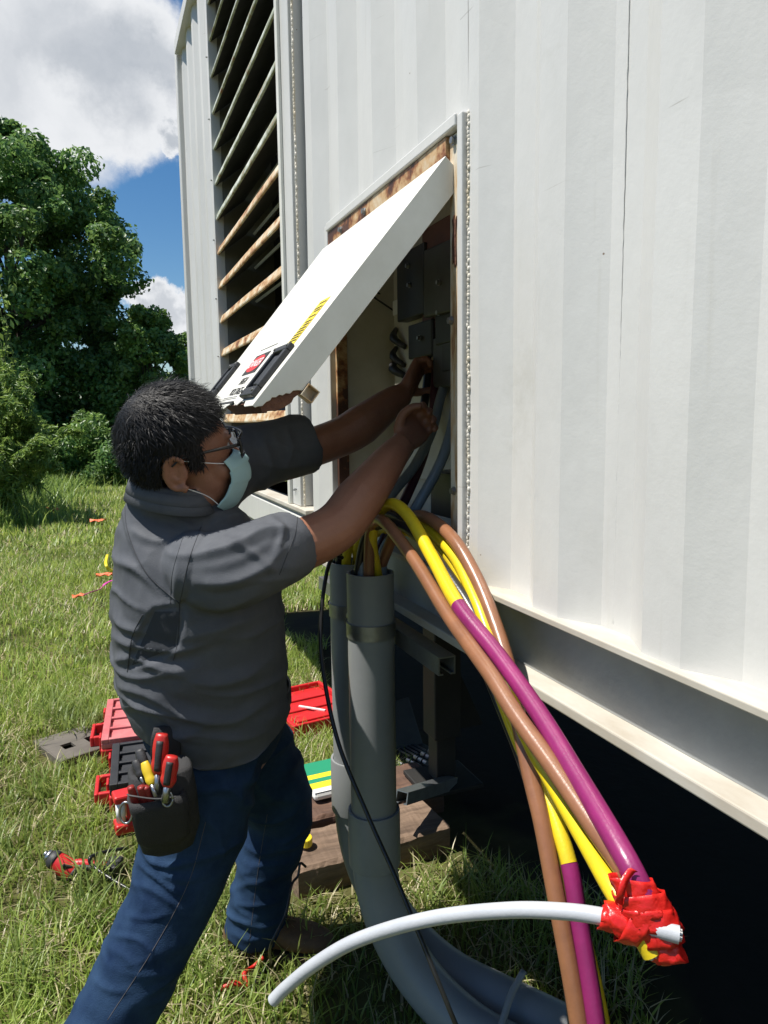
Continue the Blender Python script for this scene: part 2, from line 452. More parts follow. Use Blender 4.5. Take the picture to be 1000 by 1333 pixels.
def build_grass():
    parts = [sow(5200, 0, 4.6, (.05, .12), (.004, .009), 3, 1, (-3.2, 3.4, .6, 4.6)),
             sow(1700, 4.6, 9.5, (.06, .12), (.008, .014), 2, 2, (-6.5, 7.5, 2, 9.5)),
             sow(620, 9.5, 27, (.07, .16), (.018, .034), 1, 3, (-17, 20, 6, 27))]
    # tussocks: broad coarse blades in the foreground
    rng = np.random.default_rng(31); C = np.stack([rng.uniform(-1.4, .5, 60), rng.uniform(1.2, 4.2, 60)], 1)
    C = np.concatenate([C, [ON(600, 1165, 2, 0)[:2], ON(560, 1185, 2, 0)[:2], ON(640, 1175, 2, 0)[:2], ON(30, 1300, 2, 0)[:2], ON(15, 1270, 2, 0)[:2]]])
    XY = np.repeat(C, 34, 0)+rng.normal(0, .028, (len(C)*34, 2)); n = len(XY)
    for a, b, c, d in FOOT:
        kk = ~((XY[:, 0] > a) & (XY[:, 0] < b) & (XY[:, 1] > c) & (XY[:, 1] < d)); XY = XY[kk]
    n = len(XY); g = rng.uniform(0, 1, (n, 1))
    parts.append(blades(XY, rng.uniform(.09, .19, n), rng.uniform(.006, .011, n), np.abs(rng.normal(.6, .3, n)),
                        np.array([.14, .21, .045])*(1-g)+np.array([.27, .33, .10])*g, 3, rng))
    # rank grass round the weeds and along the shrubs
    n = 9000; rng = np.random.default_rng(33)
    XY = np.concatenate([np.stack([rng.normal(-1.75, .55, n), rng.uniform(11.6, 19, n)], 1), np.stack([rng.uniform(-6, 4, n), rng.normal(20.3, .8, n)], 1)]); n = len(XY); g = rng.uniform(0, 1, (n, 1))
    parts.append(blades(XY, rng.uniform(.22, .62, n), rng.uniform(.014, .03, n), np.abs(rng.normal(.6, .35, n)), np.array([.12, .22, .04])*(1-g)+np.array([.28, .38, .10])*g, 3, rng))
    V, Q, T, C2, o = [], [], [], [], 0
    for v, q, t, c in parts:
        V.append(v); C2.append(c); Q += [k+o for k in q]; T.append(t+o); o += len(v)
    me = fastmesh('grass', np.concatenate(V), [np.concatenate(Q), np.concatenate(T)], np.concatenate(C2))
    o = link('grass', me, 'grass_blade'); setp(o, 'short green and straw coloured lawn grass around the worker', 'grass', kind='stuff')
# ------------------------------------------------------------------ materials for the container
def paint_mat():
    m = bpy.data.materials.new('white_paint'); m.use_nodes = True
    nt = m.node_tree; b = nt.nodes['Principled BSDF']; b.inputs['Roughness'].default_value = .36; b.inputs['Specular IOR Level'].default_value = .5
    t = nt.nodes.new('ShaderNodeTexCoord')
    def noise(sc, scale, det=6, ro=.6):
        mp = nt.nodes.new('ShaderNodeMapping'); mp.inputs['Scale'].default_value = sc; nt.links.new(t.outputs['Object'], mp.inputs[0])
        n = nt.nodes.new('ShaderNodeTexNoise'); n.inputs['Scale'].default_value = scale; n.inputs['Detail'].default_value = det; n.inputs['Roughness'].default_value = ro
        nt.links.new(mp.outputs[0], n.inputs['Vector']); return n
    def mixc(f, a, bcol, lo, hi):
        r = nt.nodes.new('ShaderNodeMapRange'); nt.links.new(f, r.inputs[0]); r.inputs[1].default_value = lo; r.inputs[2].default_value = hi
        x = nt.nodes.new('ShaderNodeMix'); x.data_type = 'RGBA'; nt.links.new(r.outputs[0], x.inputs[0])
        if hasattr(a, 'links'): nt.links.new(a, x.inputs[6])
        else: x.inputs[6].default_value = (*a, 1)
        x.inputs[7].default_value = (*bcol, 1); return x.outputs[2]
    c = mixc(noise((1, 1, .25), 3.5).outputs[0], (.595, .593, .573), (.54, .538, .518), .4, .7)
    c = mixc(noise((1, 1, .06), 26, 4).outputs[0], c, (.50, .49, .45), .63, .86)      # rain streaks
    c = mixc(noise((1, 1, 1), 2.2, 8, .75).outputs[0], c, (.47, .465, .425), .60, .80)  # grime patches
    # scuffs: thin slanted scratches
    mp = nt.nodes.new('ShaderNodeMapping'); mp.inputs['Rotation'].default_value = (rad(38), 0, 0); mp.inputs['Scale'].default_value = (1, 1.6, 38)
    nt.links.new(t.outputs['Object'], mp.inputs[0])
    n = nt.nodes.new('ShaderNodeTexNoise'); n.inputs['Scale'].default_value = 2.1; n.inputs['Detail'].default_value = 2; nt.links.new(mp.outputs[0], n.inputs['Vector'])
    c = mixc(n.outputs[0], c, (.44, .43, .40), .745, .775)
    # specks
    v = nt.nodes.new('ShaderNodeTexVoronoi'); v.inputs['Scale'].default_value = 24; nt.links.new(t.outputs['Object'], v.inputs['Vector'])
    r = nt.nodes.new('ShaderNodeMapRange'); nt.links.new(v.outputs['Distance'], r.inputs[0]); r.inputs[1].default_value = .055; r.inputs[2].default_value = .035
    nn = noise((1, 1, 1), 5); r2 = nt.nodes.new('ShaderNodeMath'); r2.operation = 'GREATER_THAN'; nt.links.new(nn.outputs[0], r2.inputs[0]); r2.inputs[1].default_value = .60
    mu = nt.nodes.new('ShaderNodeMath'); mu.operation = 'MULTIPLY'; nt.links.new(r.outputs[0], mu.inputs[0]); nt.links.new(r2.outputs[0], mu.inputs[1])
    c = mixc(mu.outputs[0], c, (.2, .14, .09), 0, 1)
    nt.links.new(c, b.inputs['Base Color'])
    n = noise((1, 1, .5), 5, 4); n3 = noise((1, 1, 1), 150, 3)
    ad2 = nt.nodes.new('ShaderNodeMath'); ad2.operation = 'MULTIPLY_ADD'; nt.links.new(n3.outputs[0], ad2.inputs[0]); ad2.inputs[1].default_value = .05; nt.links.new(n.outputs[0], ad2.inputs[2])
    bp = nt.nodes.new('ShaderNodeBump'); bp.inputs['Strength'].default_value = .35; bp.inputs['Distance'].default_value = .012
    nt.links.new(ad2.outputs[0], bp.inputs['Height']); nt.links.new(bp.outputs[0], b.inputs['Normal'])
    MT['white_paint'] = m
paint_mat()
mat('clean_white', (.72, .715, .66), .4, (.62, .61, .55), 7, bump=.1, bscale=12)
mat('cream', (.62, .60, .52), .5, (.5, .47, .38), 6)
mat('shaded_rail_paint', (.36, .37, .36), .55, (.28, .285, .275), 5, bump=.15, bscale=30)  # grey darkened to carry the shade under the ledge
mat('sill_cream', (.52, .50, .44), .65, (.40, .355, .285), 14, stretch=(1, .35, 1))
rustmat('rust_frame', (.66, .60, .48), .44, .66, 10, (1, 2.2, .45))
rustmat('rust_heavy', (.60, .50, .36), .33, .54, 8)
rustmat('rust_slat', (.64, .58, .45), .40, .66, 14, (1, .55, 1))
rustmat('moss_slat', (.56, .58, .52), .42, .72, 18, (1, .5, 1), stain=(.24, .27, .17))
mat('shaded_grime', (.06, .06, .058), .85, (.035, .035, .034), 9)  # dirt and the shade under the blades, both put into this colour
mat('interior_shade', (.012, .013, .016), .8)  # near-black that stands for shade inside the louvre and latches
mat('grey_interior', (.20, .20, .19), .7, (.14, .14, .13), 7)
mat('cabinet_cream', (.64, .61, .52), .6, (.52, .48, .38), 7)
mat('black_plastic', (.016, .017, .019), .45, (.028, .029, .032), 20, bump=.1, bscale=300)
mat('breaker_black', (.02, .021, .024), .4, (.035, .035, .04), 14)
mat('breaker_grey', (.085, .09, .095), .45, (.06, .062, .066), 14)
mat('copper_red', (.19, .075, .055), .5, (.12, .05, .04), 12)
mat('steel', (.45, .46, .47), .35, (.3, .31, .32), 18, metal=1)
mat('galv', (.33, .35, .36), .42, (.24, .25, .26), 25, metal=.85)
mat('weld', (.58, .575, .55), .5, (.50, .43, .30), 7)
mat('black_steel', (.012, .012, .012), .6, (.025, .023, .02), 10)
mat('label_yellow', (.80, .62, .02), .45, (.72, .55, .03), 20)
mat('ink', (.02, .02, .02), .6)
mat('label_red', (.62, .03, .035), .45)
mat('label_white', (.8, .8, .78), .45)
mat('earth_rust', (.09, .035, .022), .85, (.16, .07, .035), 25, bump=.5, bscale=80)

W0, W1 = .700, .736            # outer and inner corrugation planes
Z0, ZT = 1.170, 4.00           # sheet bottom and top
PER, OA, OB = .279, 1.022, 1.096
def prof(y):
    t = (y-OA) % PER
    a = OB-OA
    if t <= a: return W0
    if t <= a+.068: return W0+(W1-W0)*(t-a)/.068
    if t <= a+.068+.069: return W1
    return W1-(W1-W0)*(t-a-.137)/(PER-a-.137)
def breaks(y0, y1):
    B = [y0, y1]; a = OB-OA
    k0 = int(math.floor((y0-OA)/PER))-1
    for k in range(k0, k0+int((y1-y0)/PER)+4):
        for q in (0, a, a+.068, a+.137):
            y = OA+k*PER+q
            if y0+.002 < y < y1-.002: B.append(y)
    return sorted(B)
base = thing('shipping_container', (1.92, 0, 1.01), 'white corrugated steel container housing raised off the ground, with louvres and an open hatch', 'container')

def sheet(y0, y1, z0, z1, nm='wall_panel', rows=None):
    B = breaks(y0, y1); rows = rows or max(2, int((z1-z0)/.35))
    zz = np.linspace(z0, z1, rows+1); mb = MB()
    rg = np.random.default_rng(int(abs(y0)*1000)+int(z0*100))
    def dx(y, z): return .0016*math.sin(3.1*y+2.3*z)+.001*math.sin(9*z+5*y)
    G = [[(prof(y)+dx(y, z), y, z) for z in zz] for y in B]
    G2 = [[(p[0]+.0025, p[1], p[2]) for p in r] for r in G]
    mb.grid(G); mb.grid(G2)
    o = link(nm, mb.mesh(nm), 'white_paint'); adopt(base, o); return o

HY0, HY1, HZ0, HZ1 = 1.345, 2.262, 1.232, 2.083       # hatch collar outside
LY0, LY1, LZ1 = 2.600, 4.400, 3.97                      # louvre frame outside
seams = [.925-1.116*k for k in range(7)]
ys = seams[::-1]+[HY0-.002]
for a, b in zip(ys[:-1], ys[1:]): sheet(a, b, Z0, ZT)
sheet(HY0-.002, LY0, HZ1-.004, ZT, rows=6)
sheet(HY0-.002, HY1+.002, Z0, HZ0+.004, rows=2)
sheet(HY1+.002, LY0, Z0, HZ1-.004, rows=4)
sheet(LY1, 5.60, Z0, ZT)
sheet(LY0, LY1, LZ1, ZT, rows=1)
# weld beads: a string of small overlapping ripples
def bead(p0, p1, r=.0042, step=.0085, nm='weld_bead', m='weld', jit=.0012, fat=1.6):
    p0, p1 = np.array(p0, float), np.array(p1, float); L = np.linalg.norm(p1-p0); n = int(L/step); d = (p1-p0)/L
    mb = MB(); rg = np.random.default_rng(int(L*1000)); s, u, _ = frame(d)
    R = np.stack([s, u, d], 1)
    for k in range(n):
        c = p0+d*(k+.5)*step+s*rg.normal(0, jit)+u*rg.normal(0, jit*.3)
        mb.ell(c, (r*rg.uniform(.8, 1.2), r*rg.uniform(.8, 1.2)*fat if abs(u[0]) < .5 else r, step*.95), R, 7, 5)
    o = link(nm, mb.mesh(nm), m, smooth=True); adopt(base, o)
bead((W0+.0005, HY0-.005, HZ0), (W0+.0005, HY0-.005, HZ1), .0038, .0072, jit=.0010)
bead((W0-.001, 2.612, 1.19), (W0-.001, 2.612, 3.9), .0045, .011)
for s_ in seams[:3]:
    mb = MB(); zz = np.linspace(Z0+.01, ZT-.01, 260); rg = np.random.default_rng(5)
    x = prof(s_)
    mb.tube([(x+.0002+rg.normal(0, .0002), s_+rg.normal(0, .0003), z) for z in zz], .0009, 5)
    o = link('weld_seam', mb.mesh('weld_seam'), 'white_paint', smooth=True); adopt(base, o)

# rails, posts, roof, hidden sides
def part(nm, m, boxes, bevel=.003, parent=None):
    mb = MB()
    for q in boxes: mb.bb(*q)
    o = link(nm, mb.mesh(nm), m, bevel=bevel); adopt(parent or base, o) if parent is None or parent.type == 'EMPTY' else None
    if parent is not None and parent.type != 'EMPTY': o.parent = parent
    return o
YB = -6.2
part('rail_ledge', 'sill_cream', [(.686, .80, YB, 5.60, 1.158, Z0)], .002)
part('rail_web', 'shaded_rail_paint', [(.745, .76, YB, 5.60, 1.0305, 1.157)], 0)
part('rail_flange', 'sill_cream', [(.700, .80, YB, 5.60, 1.010, 1.030)], .003)
part('top_rail', 'white_paint', [(.662, .80, YB, 5.59, ZT, 4.085)], .006)
part('corner_post', 'white_paint', [(.672, .82, 5.602, 5.70, 1.01, 4.09)], .008)
part('corner_post', 'white_paint', [(.672, .82, YB-.1, YB-.002, 1.01, 4.09)], .008)
part('roof', 'white_paint', [(.80, 3.10, YB, 5.69, 4.03, 4.06)], 0)
part('end_wall', 'white_paint', [(.822, 3.10, 5.63, 5.66, 1.045, 4.03)], 0)
part('end_wall', 'white_paint', [(.822, 3.10, YB-.06, YB-.03, 1.045, 4.03)], 0)
part('side_wall', 'white_paint', [(3.101, 3.13, YB, 5.69, 1.045, 4.06)], 0)
part('floor', 'black_steel', [(.801, 3.10, YB, 5.60, 1.012, 1.04)], 0)

# hatch collar: four white bars standing proud, rusty inner strips
for q in [(.688, .742, HY0, HY0+.022, HZ0, HZ1), (.688, .742, HY1-.030, HY1, HZ0, HZ1), (.684, .742, HY0+.0225, HY1-.0305, HZ1-.020, HZ1+.004), (.688, .742, HY0+.0225, HY1-.0305, HZ0, HZ0+.030)]:
    part('hatch_collar', 'white_paint', [q], .003)
part('hatch_jamb', 'rust_frame', [(.698, .74, HY0+.030, HY0+.072, HZ0+.031, HZ1-.024)], .002)
part('hatch_jamb', 'rust_heavy', [(.705, .74, HY1-.048, HY1-.034, HZ0+.031, HZ1-.024)], .002)
part('hinge_strip', 'rust_heavy', [(.690, .72, HY0+.075, HY1-.032, HZ1-.062, HZ1-.022)], .002)
part('gap_shade_strip', 'earth_rust', [(.712, .738, HY0+.0222, HY0+.0298, HZ0+.031, HZ1-.024)], 0)  # rust-coloured strip that paints in the shadow of the jamb gap
# flaking rust scab and bolts on the right jamb
mb = MB(); zc = 1.86
pol = [(0, -.05), (.007, -.058), (.012, -.04), (.016, -.05), (.019, -.01), (.014, .02), (.018, .035), (.009, .045), (.004, .028), (-.002, .04), (.002, .01)]
mb.prism(pol, (.6975, HY0+.040, zc), (0, 1, 0), (0, 0, 1), (-.002, 0, 0)); o = link('rust_scab', mb.mesh(), 'earth_rust'); adopt(base, o)
def bolt(p, nrm_=( -1, 0, 0), r=.007, m='galv', parent=None, nm='bolt'):
    mb = MB(); p = np.array(p, float); d = nrm(nrm_)
    mb.tube([p, p+d*.003], r*1.3, 12); mb.tube([p+d*.003, p+d*.009], r, 6)
    return mb.obj(nm, m, parent or base)
bolt((.698, HY0+.050, HZ1-.037)); bolt((.698, HY0+.064, 1.70)); bolt((.698, HY0+.054, 1.35)); bolt((.69, 1.9, HZ1-.044)); bolt((.690, 2.1, HZ1-.044))

# cabinet behind the hatch
cx = .905
for q in [(.745, cx, HY1-.033, HY1-.015, HZ0-.05, HZ1+.06), (.745, cx, HY0+.01, HY0+.03, HZ0-.05, HZ1+.06), (cx+.001, cx+.015, HY0, HY1, HZ0-.05, HZ1+.06),
          (.745, cx, HY0+.0305, HY1-.0335, HZ0-.05, HZ0-.03), (.745, cx, HY0+.0305, HY1-.0335, HZ1+.04, HZ1+.06)]:
    part('cabinet_wall', 'cabinet_cream', [q], 0)
def inner(nm, m, px0, py0, px1, py1, X, dep, bevel=.004, tilt=0):
    a, b = ON(px0, py0, 0, X), ON(px1, py1, 0, X); c = (a+b)/2
    mb = MB(); R = np.array(Matrix.Rotation(rad(tilt), 3, 'X'))
    mb.box((X+dep/2, c[1], c[2]), (dep, abs(a[1]-b[1]), abs(a[2]-b[2])), R)
    return mb.obj(nm, m, base, bevel=bevel)
inner('terminal_panel', 'cabinet_cream', 511, 290, 640, 640, .885, .015)
b1 = inner('contactor', 'breaker_black', 516, 334, 552, 408, .848, .036)
b2 = inner('contactor', 'breaker_grey', 551, 328, 600, 400, .840, .042, tilt=2)
inner('bus_bar', 'copper_red', 549, 300, 604, 331, .858, .02); inner('bus_bar', 'copper_red', 549, 402, 570, 426, .862, .018)
inner('contactor', 'breaker_black', 531, 424, 562, 462, .852, .03); inner('contactor', 'breaker_black', 566, 404, 610, 440, .852, .03)
inner('relay', 'breaker_grey', 563, 441, 612, 500, .856, .026); inner('relay', 'breaker_black', 575, 448, 600, 480, .850, .005)
inner('data_plate', 'label_white', 511, 392, 517, 409, .880, .004); inner('cable_trough', 'breaker_black', 560, 612, 640, 690, .82, .06)
for p in [(531, 346), (533, 371), (546, 440), (575, 368), (571, 407)]:
    q = ON(*p, 0, .846); bolt((.840 if 560 < p[0] and p[1] < 400 else .848, q[1], q[2]), r=.006, m='steel', nm='terminal_stud')
mb = MB()
for p, q in [((484, 385), (512, 404)), ((486, 379), (503, 386))]:
    mb.tube(spl([ON(*p, 1, HY1-.05), ON(*q, 0, .885)], 4), .003, 6)
mb.obj('control_wire', 'black_plastic', base, smooth=True)
for p, q, r in [((516, 428), (528, 452), .013), ((516, 452), (527, 476), .012), ((515, 470), (528, 490), .015)]:
    a = ON(*p, 0, .880); b = ON(*q, 0, .880)
    mb = MB(); mb.tube(spl([a, (a+b)/2+np.array([-.02, .01, 0]), b], 5), [r*.5, r, r*.6], 8); mb.obj('wire_lug', 'breaker_black', base, smooth=True)

# louvre: posts, blades, lit far return, black sheet for the unlit inside
part('louvre_post', 'white_paint', [(.688, .742, LY0+.03, 2.777, 1.19, LZ1)], .003)
part('louvre_post', 'white_paint', [(.690, .742, 4.345, LY1, 1.19, LZ1)], .003)
part('louvre_trim', 'clean_white', [(.676, .6875, 2.738, 2.772, 1.19, LZ1)], .002)
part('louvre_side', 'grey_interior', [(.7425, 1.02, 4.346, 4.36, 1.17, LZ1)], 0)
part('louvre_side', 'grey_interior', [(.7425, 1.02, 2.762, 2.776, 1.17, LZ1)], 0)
part('louvre_shade_sheet', 'interior_shade', [(1.02, 1.03, 2.70, 4.42, 1.17, LZ1)], 0)  # black sheet standing in for the unlit depth behind the blades
part('louvre_sill', 'sill_cream', [(.672, .74, 2.505, 4.40, 1.172, 1.189)], .003)
part('louvre_apron', 'white_paint', [(.676, .7345, 2.503, 4.40, 1.0425, 1.157)], .004)
def blade(z, m):
    # painted lip at the outer edge, grimy sheet with shade in its colour rising inwards at 40 degrees
    ya, yb = 2.7785, 4.3435; n = 10
    def ex(prf, nm, mm):
        mb = MB(); mb.rings([[(x, y, zz+.0015*math.sin(5*y+z*7)) for x, zz in prf] for y in np.linspace(ya, yb, n)])
        o = link(nm, mb.mesh(nm), mm); return o
    o = ex([(.718, z+.032), (.710, z+.029), (.698, z-.006), (.699, z-.012), (.706, z-.0145), (.711, z-.010)], 'louvre_blade', m); adopt(base, o)
    o2 = ex([(.7085, z-.0125), (.86, z+.105), (.86, z+.108), (.712, z-.007)], 'blade_sheet', 'shaded_grime'); o2.parent = o
for k in range(-1, 14):
    z = 1.510+.1855*k
    if z > 3.9: break
    blade(z, 'moss_slat' if k >= 6 else 'rust_slat')
# second rank of blades seen through the first
def blade2(z):
    mb = MB(); mb.rings([[(.90, y, z), (.91, y, z-.01), (1.0, y, z+.07), (1.0, y, z+.075)] for y in (2.78, 4.34)])
    o = link('louvre_blade', mb.mesh('louvre_blade'), 'cream'); adopt(base, o)
for k in range(0, 8): blade2(1.44+.1855*k)
for z in np.arange(1.55, 3.9, .32): bolt((.690, 4.372, z), r=.004)
bolt((.688, 2.70, 1.245), r=.003); bolt((.688, 2.68, 1.25), r=.003)

# ------------------------------------------------------------------ the hatch door
FA = np.array([.680, 0, 2.017]); FB = np.array([.278, 0, 1.5295])
fd = nrm(FB-FA); fn = np.array([fd[2], 0, -fd[0]]); fn = fn if fn[2] > 0 else -fn
FL = np.linalg.norm(FB-FA); FY0, FY1 = 1.400, 2.16
th = .002; dep = .058
def flap_pt(y, v, w=0): return FA+np.array([0, y, 0])+fd*v+fn*w
mb = MB()
def jag(n, seed, amp): r = random.Random(seed); return [r.uniform(-amp, amp) for _ in range(n)]
# outer skin with a ragged rusted bottom edge towards the left
pts = [(FY0, 0), (FY0, FL)]
for k, j in enumerate(jag(46, 3, .006)):
    y = FY0+.03+k*.0155
    if y < FY1-.02: pts.append((y, FL+(-.010 if .0 < y-FY0-.08 < .45 else 0)+(j*.7+.006*math.sin(k*.7)+.005*math.sin(k*.31+1) if y-FY0 > .08 else j*.1)))
pts += [(FY1, FL), (FY1+.09, 0)]
mb.prism([(a, b) for a, b in pts], FA, (0, 1, 0), fd, -fn*th)
# right return, eaten away by rust at its lower corner
ret = [(0, 0), (FL, 0), (FL-.001, .007), (FL-.006, .010), (FL-.012, .016), (FL-.022, .017), (FL-.030, .021), (FL-.036, .020), (FL-.041, .026), (FL-.049, .028), (FL-.052, .034), (FL-.059, .036), (FL-.064, .043), (FL-.072, .044), (FL-.078, .050), (FL-.084, dep), (.0, dep)]
mb.prism(ret, FA+np.array([0, FY0+.0001, 0]), fd, -fn, (0, th, 0))
mb.prism([(0, 0), (FL, 0), (FL, dep), (0, dep)], FA+np.array([0, FY1-.0001, 0]), fd, -fn, (0, -th, 0))
mb.prism([(FY0+.003, .003), (FY1-.003, .003), (FY1-.003, dep), (FY0+.003, dep)], FA+fd*.001, (0, 1, 0), -fn, fd*th)
door = mb.obj('hatch_door', 'clean_white', base, bevel=.0008, seg=1); door['label'] = 'white hatch lid propped open, rusted through along its lower edge'
# rusted inner lip
mb = MB(); mb.box(flap_pt(FY0+.20, FL-.012, -.02), (.002, .34, .03), np.stack([fd, (0, 1, 0), fn], 1)); mb.obj('rusted_lip', 'earth_rust', door)
mb = MB()
pp = [(FL-.10, .010), (FL-.07, .004), (FL-.055, .0), (FL-.04, .002), (FL-.03, -.002), (FL-.018, .003), (FL-.004, .001), (FL-.002, .012), (FL-.010, .018), (FL-.02, .028), (FL-.032, .036), (FL-.05, .042), (FL-.062, .040), (FL-.08, .044), (FL-.10, .042)]
mb.prism([(a+random.uniform(-.004, .004), b+.014) for a, b in pp], FA+np.array([0, FY0+.004, 0]), fd, -fn, (0, .002, 0)); mb.obj('rusted_patch', 'earth_rust', door)
# torn square socket bracket
q = ON(404, 512, 1, FY0-.004); R = np.array(Matrix.Rotation(rad(38), 3, 'Y'))
mb = MB()
for dx, dz, sx, sz in [(-.0125, 0, .002, .027), (.0125, 0, .002, .027), (0, -.0125, .023, .002), (0, .0125, .023, .002)]:
    mb.box(q+R@np.array([dx, .012, dz]), (sx, .03, sz), R)
mb.box(q+R@np.array([0, .02, 0]), (.0225, .003, .0225), R)
mb.obj('corner_bracket', 'rust_frame', door)
def onflap(px, py, w=0):
    r = ray(px, py); p0 = FA+fn*w; t = ((p0-CAM)@fn)/(r@fn); return CAM+r*t
def fl(px, py):
    p = onflap(px, py)-FA; return p[1], p@fd
def plate(nm, m, y0, y1, v0, v1, w0, w1, parent=door, bevel=.0):
    mb = MB(); mb.prism([(y0, v0), (y1, v0), (y1, v1), (y0, v1)], FA+fn*w0, (0, 1, 0), fd, fn*(w1-w0)); return mb.obj(nm, m, parent, bevel=bevel)
def text(nm, body, y, v, size, m, w, rot=0, sx=1.0, parent=door, ext=.0003):
    cu = bpy.data.curves.new('t', 'FONT'); cu.body = body; cu.size = size; cu.extrude = ext; cu.align_x = 'CENTER'; cu.align_y = 'CENTER'
    t = bpy.data.objects.new('t', cu); COL.objects.link(t)
    me = bpy.data.meshes.new_from_object(t.evaluated_get(bpy.context.evaluated_depsgraph_get())); bpy.data.objects.remove(t)
    X = np.array([0, -1., 0]); Y = -fd
    if rot: X, Y = X*math.cos(rot)+Y*math.sin(rot), -X*math.sin(rot)+Y*math.cos(rot)
    o = flap_pt(y, v, w)
    for q in me.vertices:
        c = o+X*q.co.x*sx+Y*q.co.y+fn*q.co.z; q.co = c
    return link(nm, me, m, parent)
# paddle latches
def latch(y0, y1, v0, v1):
    mb = MB(); b = .016
    for a in [(y0, y1, v0, v0+b), (y0, y1, v1-b*1.4, v1), (y0, y0+b*1.3, v0+b, v1-b*1.4), (y1-b*.7, y1, v0+b, v1-b*1.4)]:
        mb.prism([(a[0], a[2]), (a[1], a[2]), (a[1], a[3]), (a[0], a[3])], FA+fn*.0005, (0, 1, 0), fd, fn*.011)
    h = mb.obj('latch', 'black_plastic', door, bevel=.0025)
    plate('latch_recess_shade', 'interior_shade', y0+b*1.3, y1-b*.7, v0+b, v1-b*1.4, .0006, .002, h)
    plate('latch_paddle', 'black_plastic', y0+b*1.3+.003, (y0*.45+y1*.55), v0+b+.012, v1-b*1.4-.006, .002, .010, h, .002)
    for y, v in [(y0+.009, v0+.008), (y1-.009, v0+.008), (y0+.009, v1-.011), (y1-.009, v1-.011)]:
        p = flap_pt(y, v, .0115); mb = MB(); mb.tube([p, p+fn*.0025], .0038, 10); mb.obj('rivet', 'steel', h)
ya, va = fl(384, 452); yb, vb = fl(330, 517)
latch(1.432, 1.556, .482, .612)
latch(2.045, 2.150, .470, .588)
# printed labels
y, v = fl(336, 473)
LYC = 1.765
plate('danger_sign', 'ink', LYC-.080, LYC+.080, .466, .528, .0004, .0012)
mb = MB(); mb.prism([(.070*math.copysign(abs(math.cos(a))**.8, math.cos(a)), (.025)*math.copysign(abs(math.sin(a))**.8, math.sin(a))) for a in np.linspace(0, 2*math.pi, 28, endpoint=False)],
         flap_pt(LYC, .497, .0014), (0, 1, 0), fd, fn*.0005); mb.obj('danger_oval', 'label_red', door)
text('danger_lettering', 'DANGER', LYC, .497, .034, 'label_white', .0021, sx=1.0)
text('danger_lettering', 'HIGH', LYC-.02, .551, .030, 'ink', .0008, sx=1.1)
text('danger_lettering', 'VOLTAGE', LYC-.03, .583, .030, 'ink', .0008, sx=1.1)
plate('rule_line', 'ink', LYC-.09, LYC+.09, FL-.186, FL-.1845, .0004, .0010)
for k in range(2): plate('rule_line', 'grey_interior', LYC-.10, LYC+.08, FL-.034+k*.005, FL-.0328+k*.005, .0004, .0010)
plate('rule_line', 'ink', LYC-.10, LYC+.08, FL-.020, FL-.014, .0004, .0010)
# yellow notice: rows of small illegible print
nv0, nv1 = .352, .480
plate('yellow_notice', 'label_yellow', 1.462, 1.532, nv0, nv1, .0004, .0012)
rg = random.Random(4)
vv = nv0+.008
while vv < nv1-.012:
    y = 1.468; L_ = rg.uniform(.04, .056)
    while y < 1.468+L_:
        w = rg.uniform(.005, .013); plate('notice_print', 'ink', y, min(y+w, 1.527), vv, vv+.0045, .0013, .0017); y += w+.0035
    vv += .0085 if rg.random() < .7 else .014
# ------------------------------------------------------------------ trees and shrubs
leafmat('tree_leaf', .38, .42)
mat('bark', (.10, .08, .06), .9, (.05, .04, .03), 12, bump=.6, bscale=20, stretch=(1, 1, .3))
mat('green_stem', (.09, .13, .03), .7, (.06, .09, .02), 9)
def leaves(C, R, n, size, cols, rng, up=.35, shell=.55, aspect=.62):
    """n leaves per clump, spread through ellipsoidal clumps (C,R); each leaf a folded 4-vertex blade"""
    m = len(C); N = m*n; ci = np.repeat(np.arange(m), n)
    d = rng.normal(0, 1, (N, 3)); d /= np.linalg.norm(d, axis=1)[:, None]
    rr = shell+(1-shell)*rng.uniform(0, 1, N)**.5; rr = rr*(1+rng.normal(0, .10, N))
    P = C[ci]+d*rr[:, None]*R[ci]
    nn = d*.7+np.array([0, 0, up])+rng.normal(0, .55, (N, 3)); nn /= np.linalg.norm(nn, axis=1)[:, None]
    a = rng.normal(0, 1, (N, 3)); a[:, 2] -= .6; a -= nn*(a*nn).sum(1)[:, None]; a /= np.linalg.norm(a, axis=1)[:, None]
    b = np.cross(nn, a); L = size*rng.uniform(.6, 1.25, N)[:, None]; w = L*aspect
    base = P-a*L*.5; tip = P+a*L*.5-nn*L*.12; l = P+b*w*.5+nn*L*.06-a*L*.06; r = P-b*w*.5+nn*L*.06-a*L*.06
    V = np.stack([base, r, tip, l], 1).reshape(-1, 3)
    i = np.arange(N)[:, None]*4; Fq = np.concatenate([i+np.array([[0, 1, 2]]), i+np.array([[0, 2, 3]])])
    g = rng.uniform(0, 1, (N, 1)); cg = rng.uniform(0, 1, (m, 1))[ci]
    col = cols[0]*(1-g)+cols[1]*g; col = col*(.75+.5*cg)
    return V, Fq, np.repeat(col, 4, 0)
def limb(mb, a, b, r0, r1, rng, n=5, wob=.06):
    a, b = np.array(a, float), np.array(b, float); L = np.linalg.norm(b-a)
    P = [a+(b-a)*t+rng.normal(0, wob*L*math.sin(math.pi*t)+1e-6, 3)*(0 < t < 1) for t in np.linspace(0, 1, n)]
    mb.tube(spl(P, 3), [r0, r1], 7)
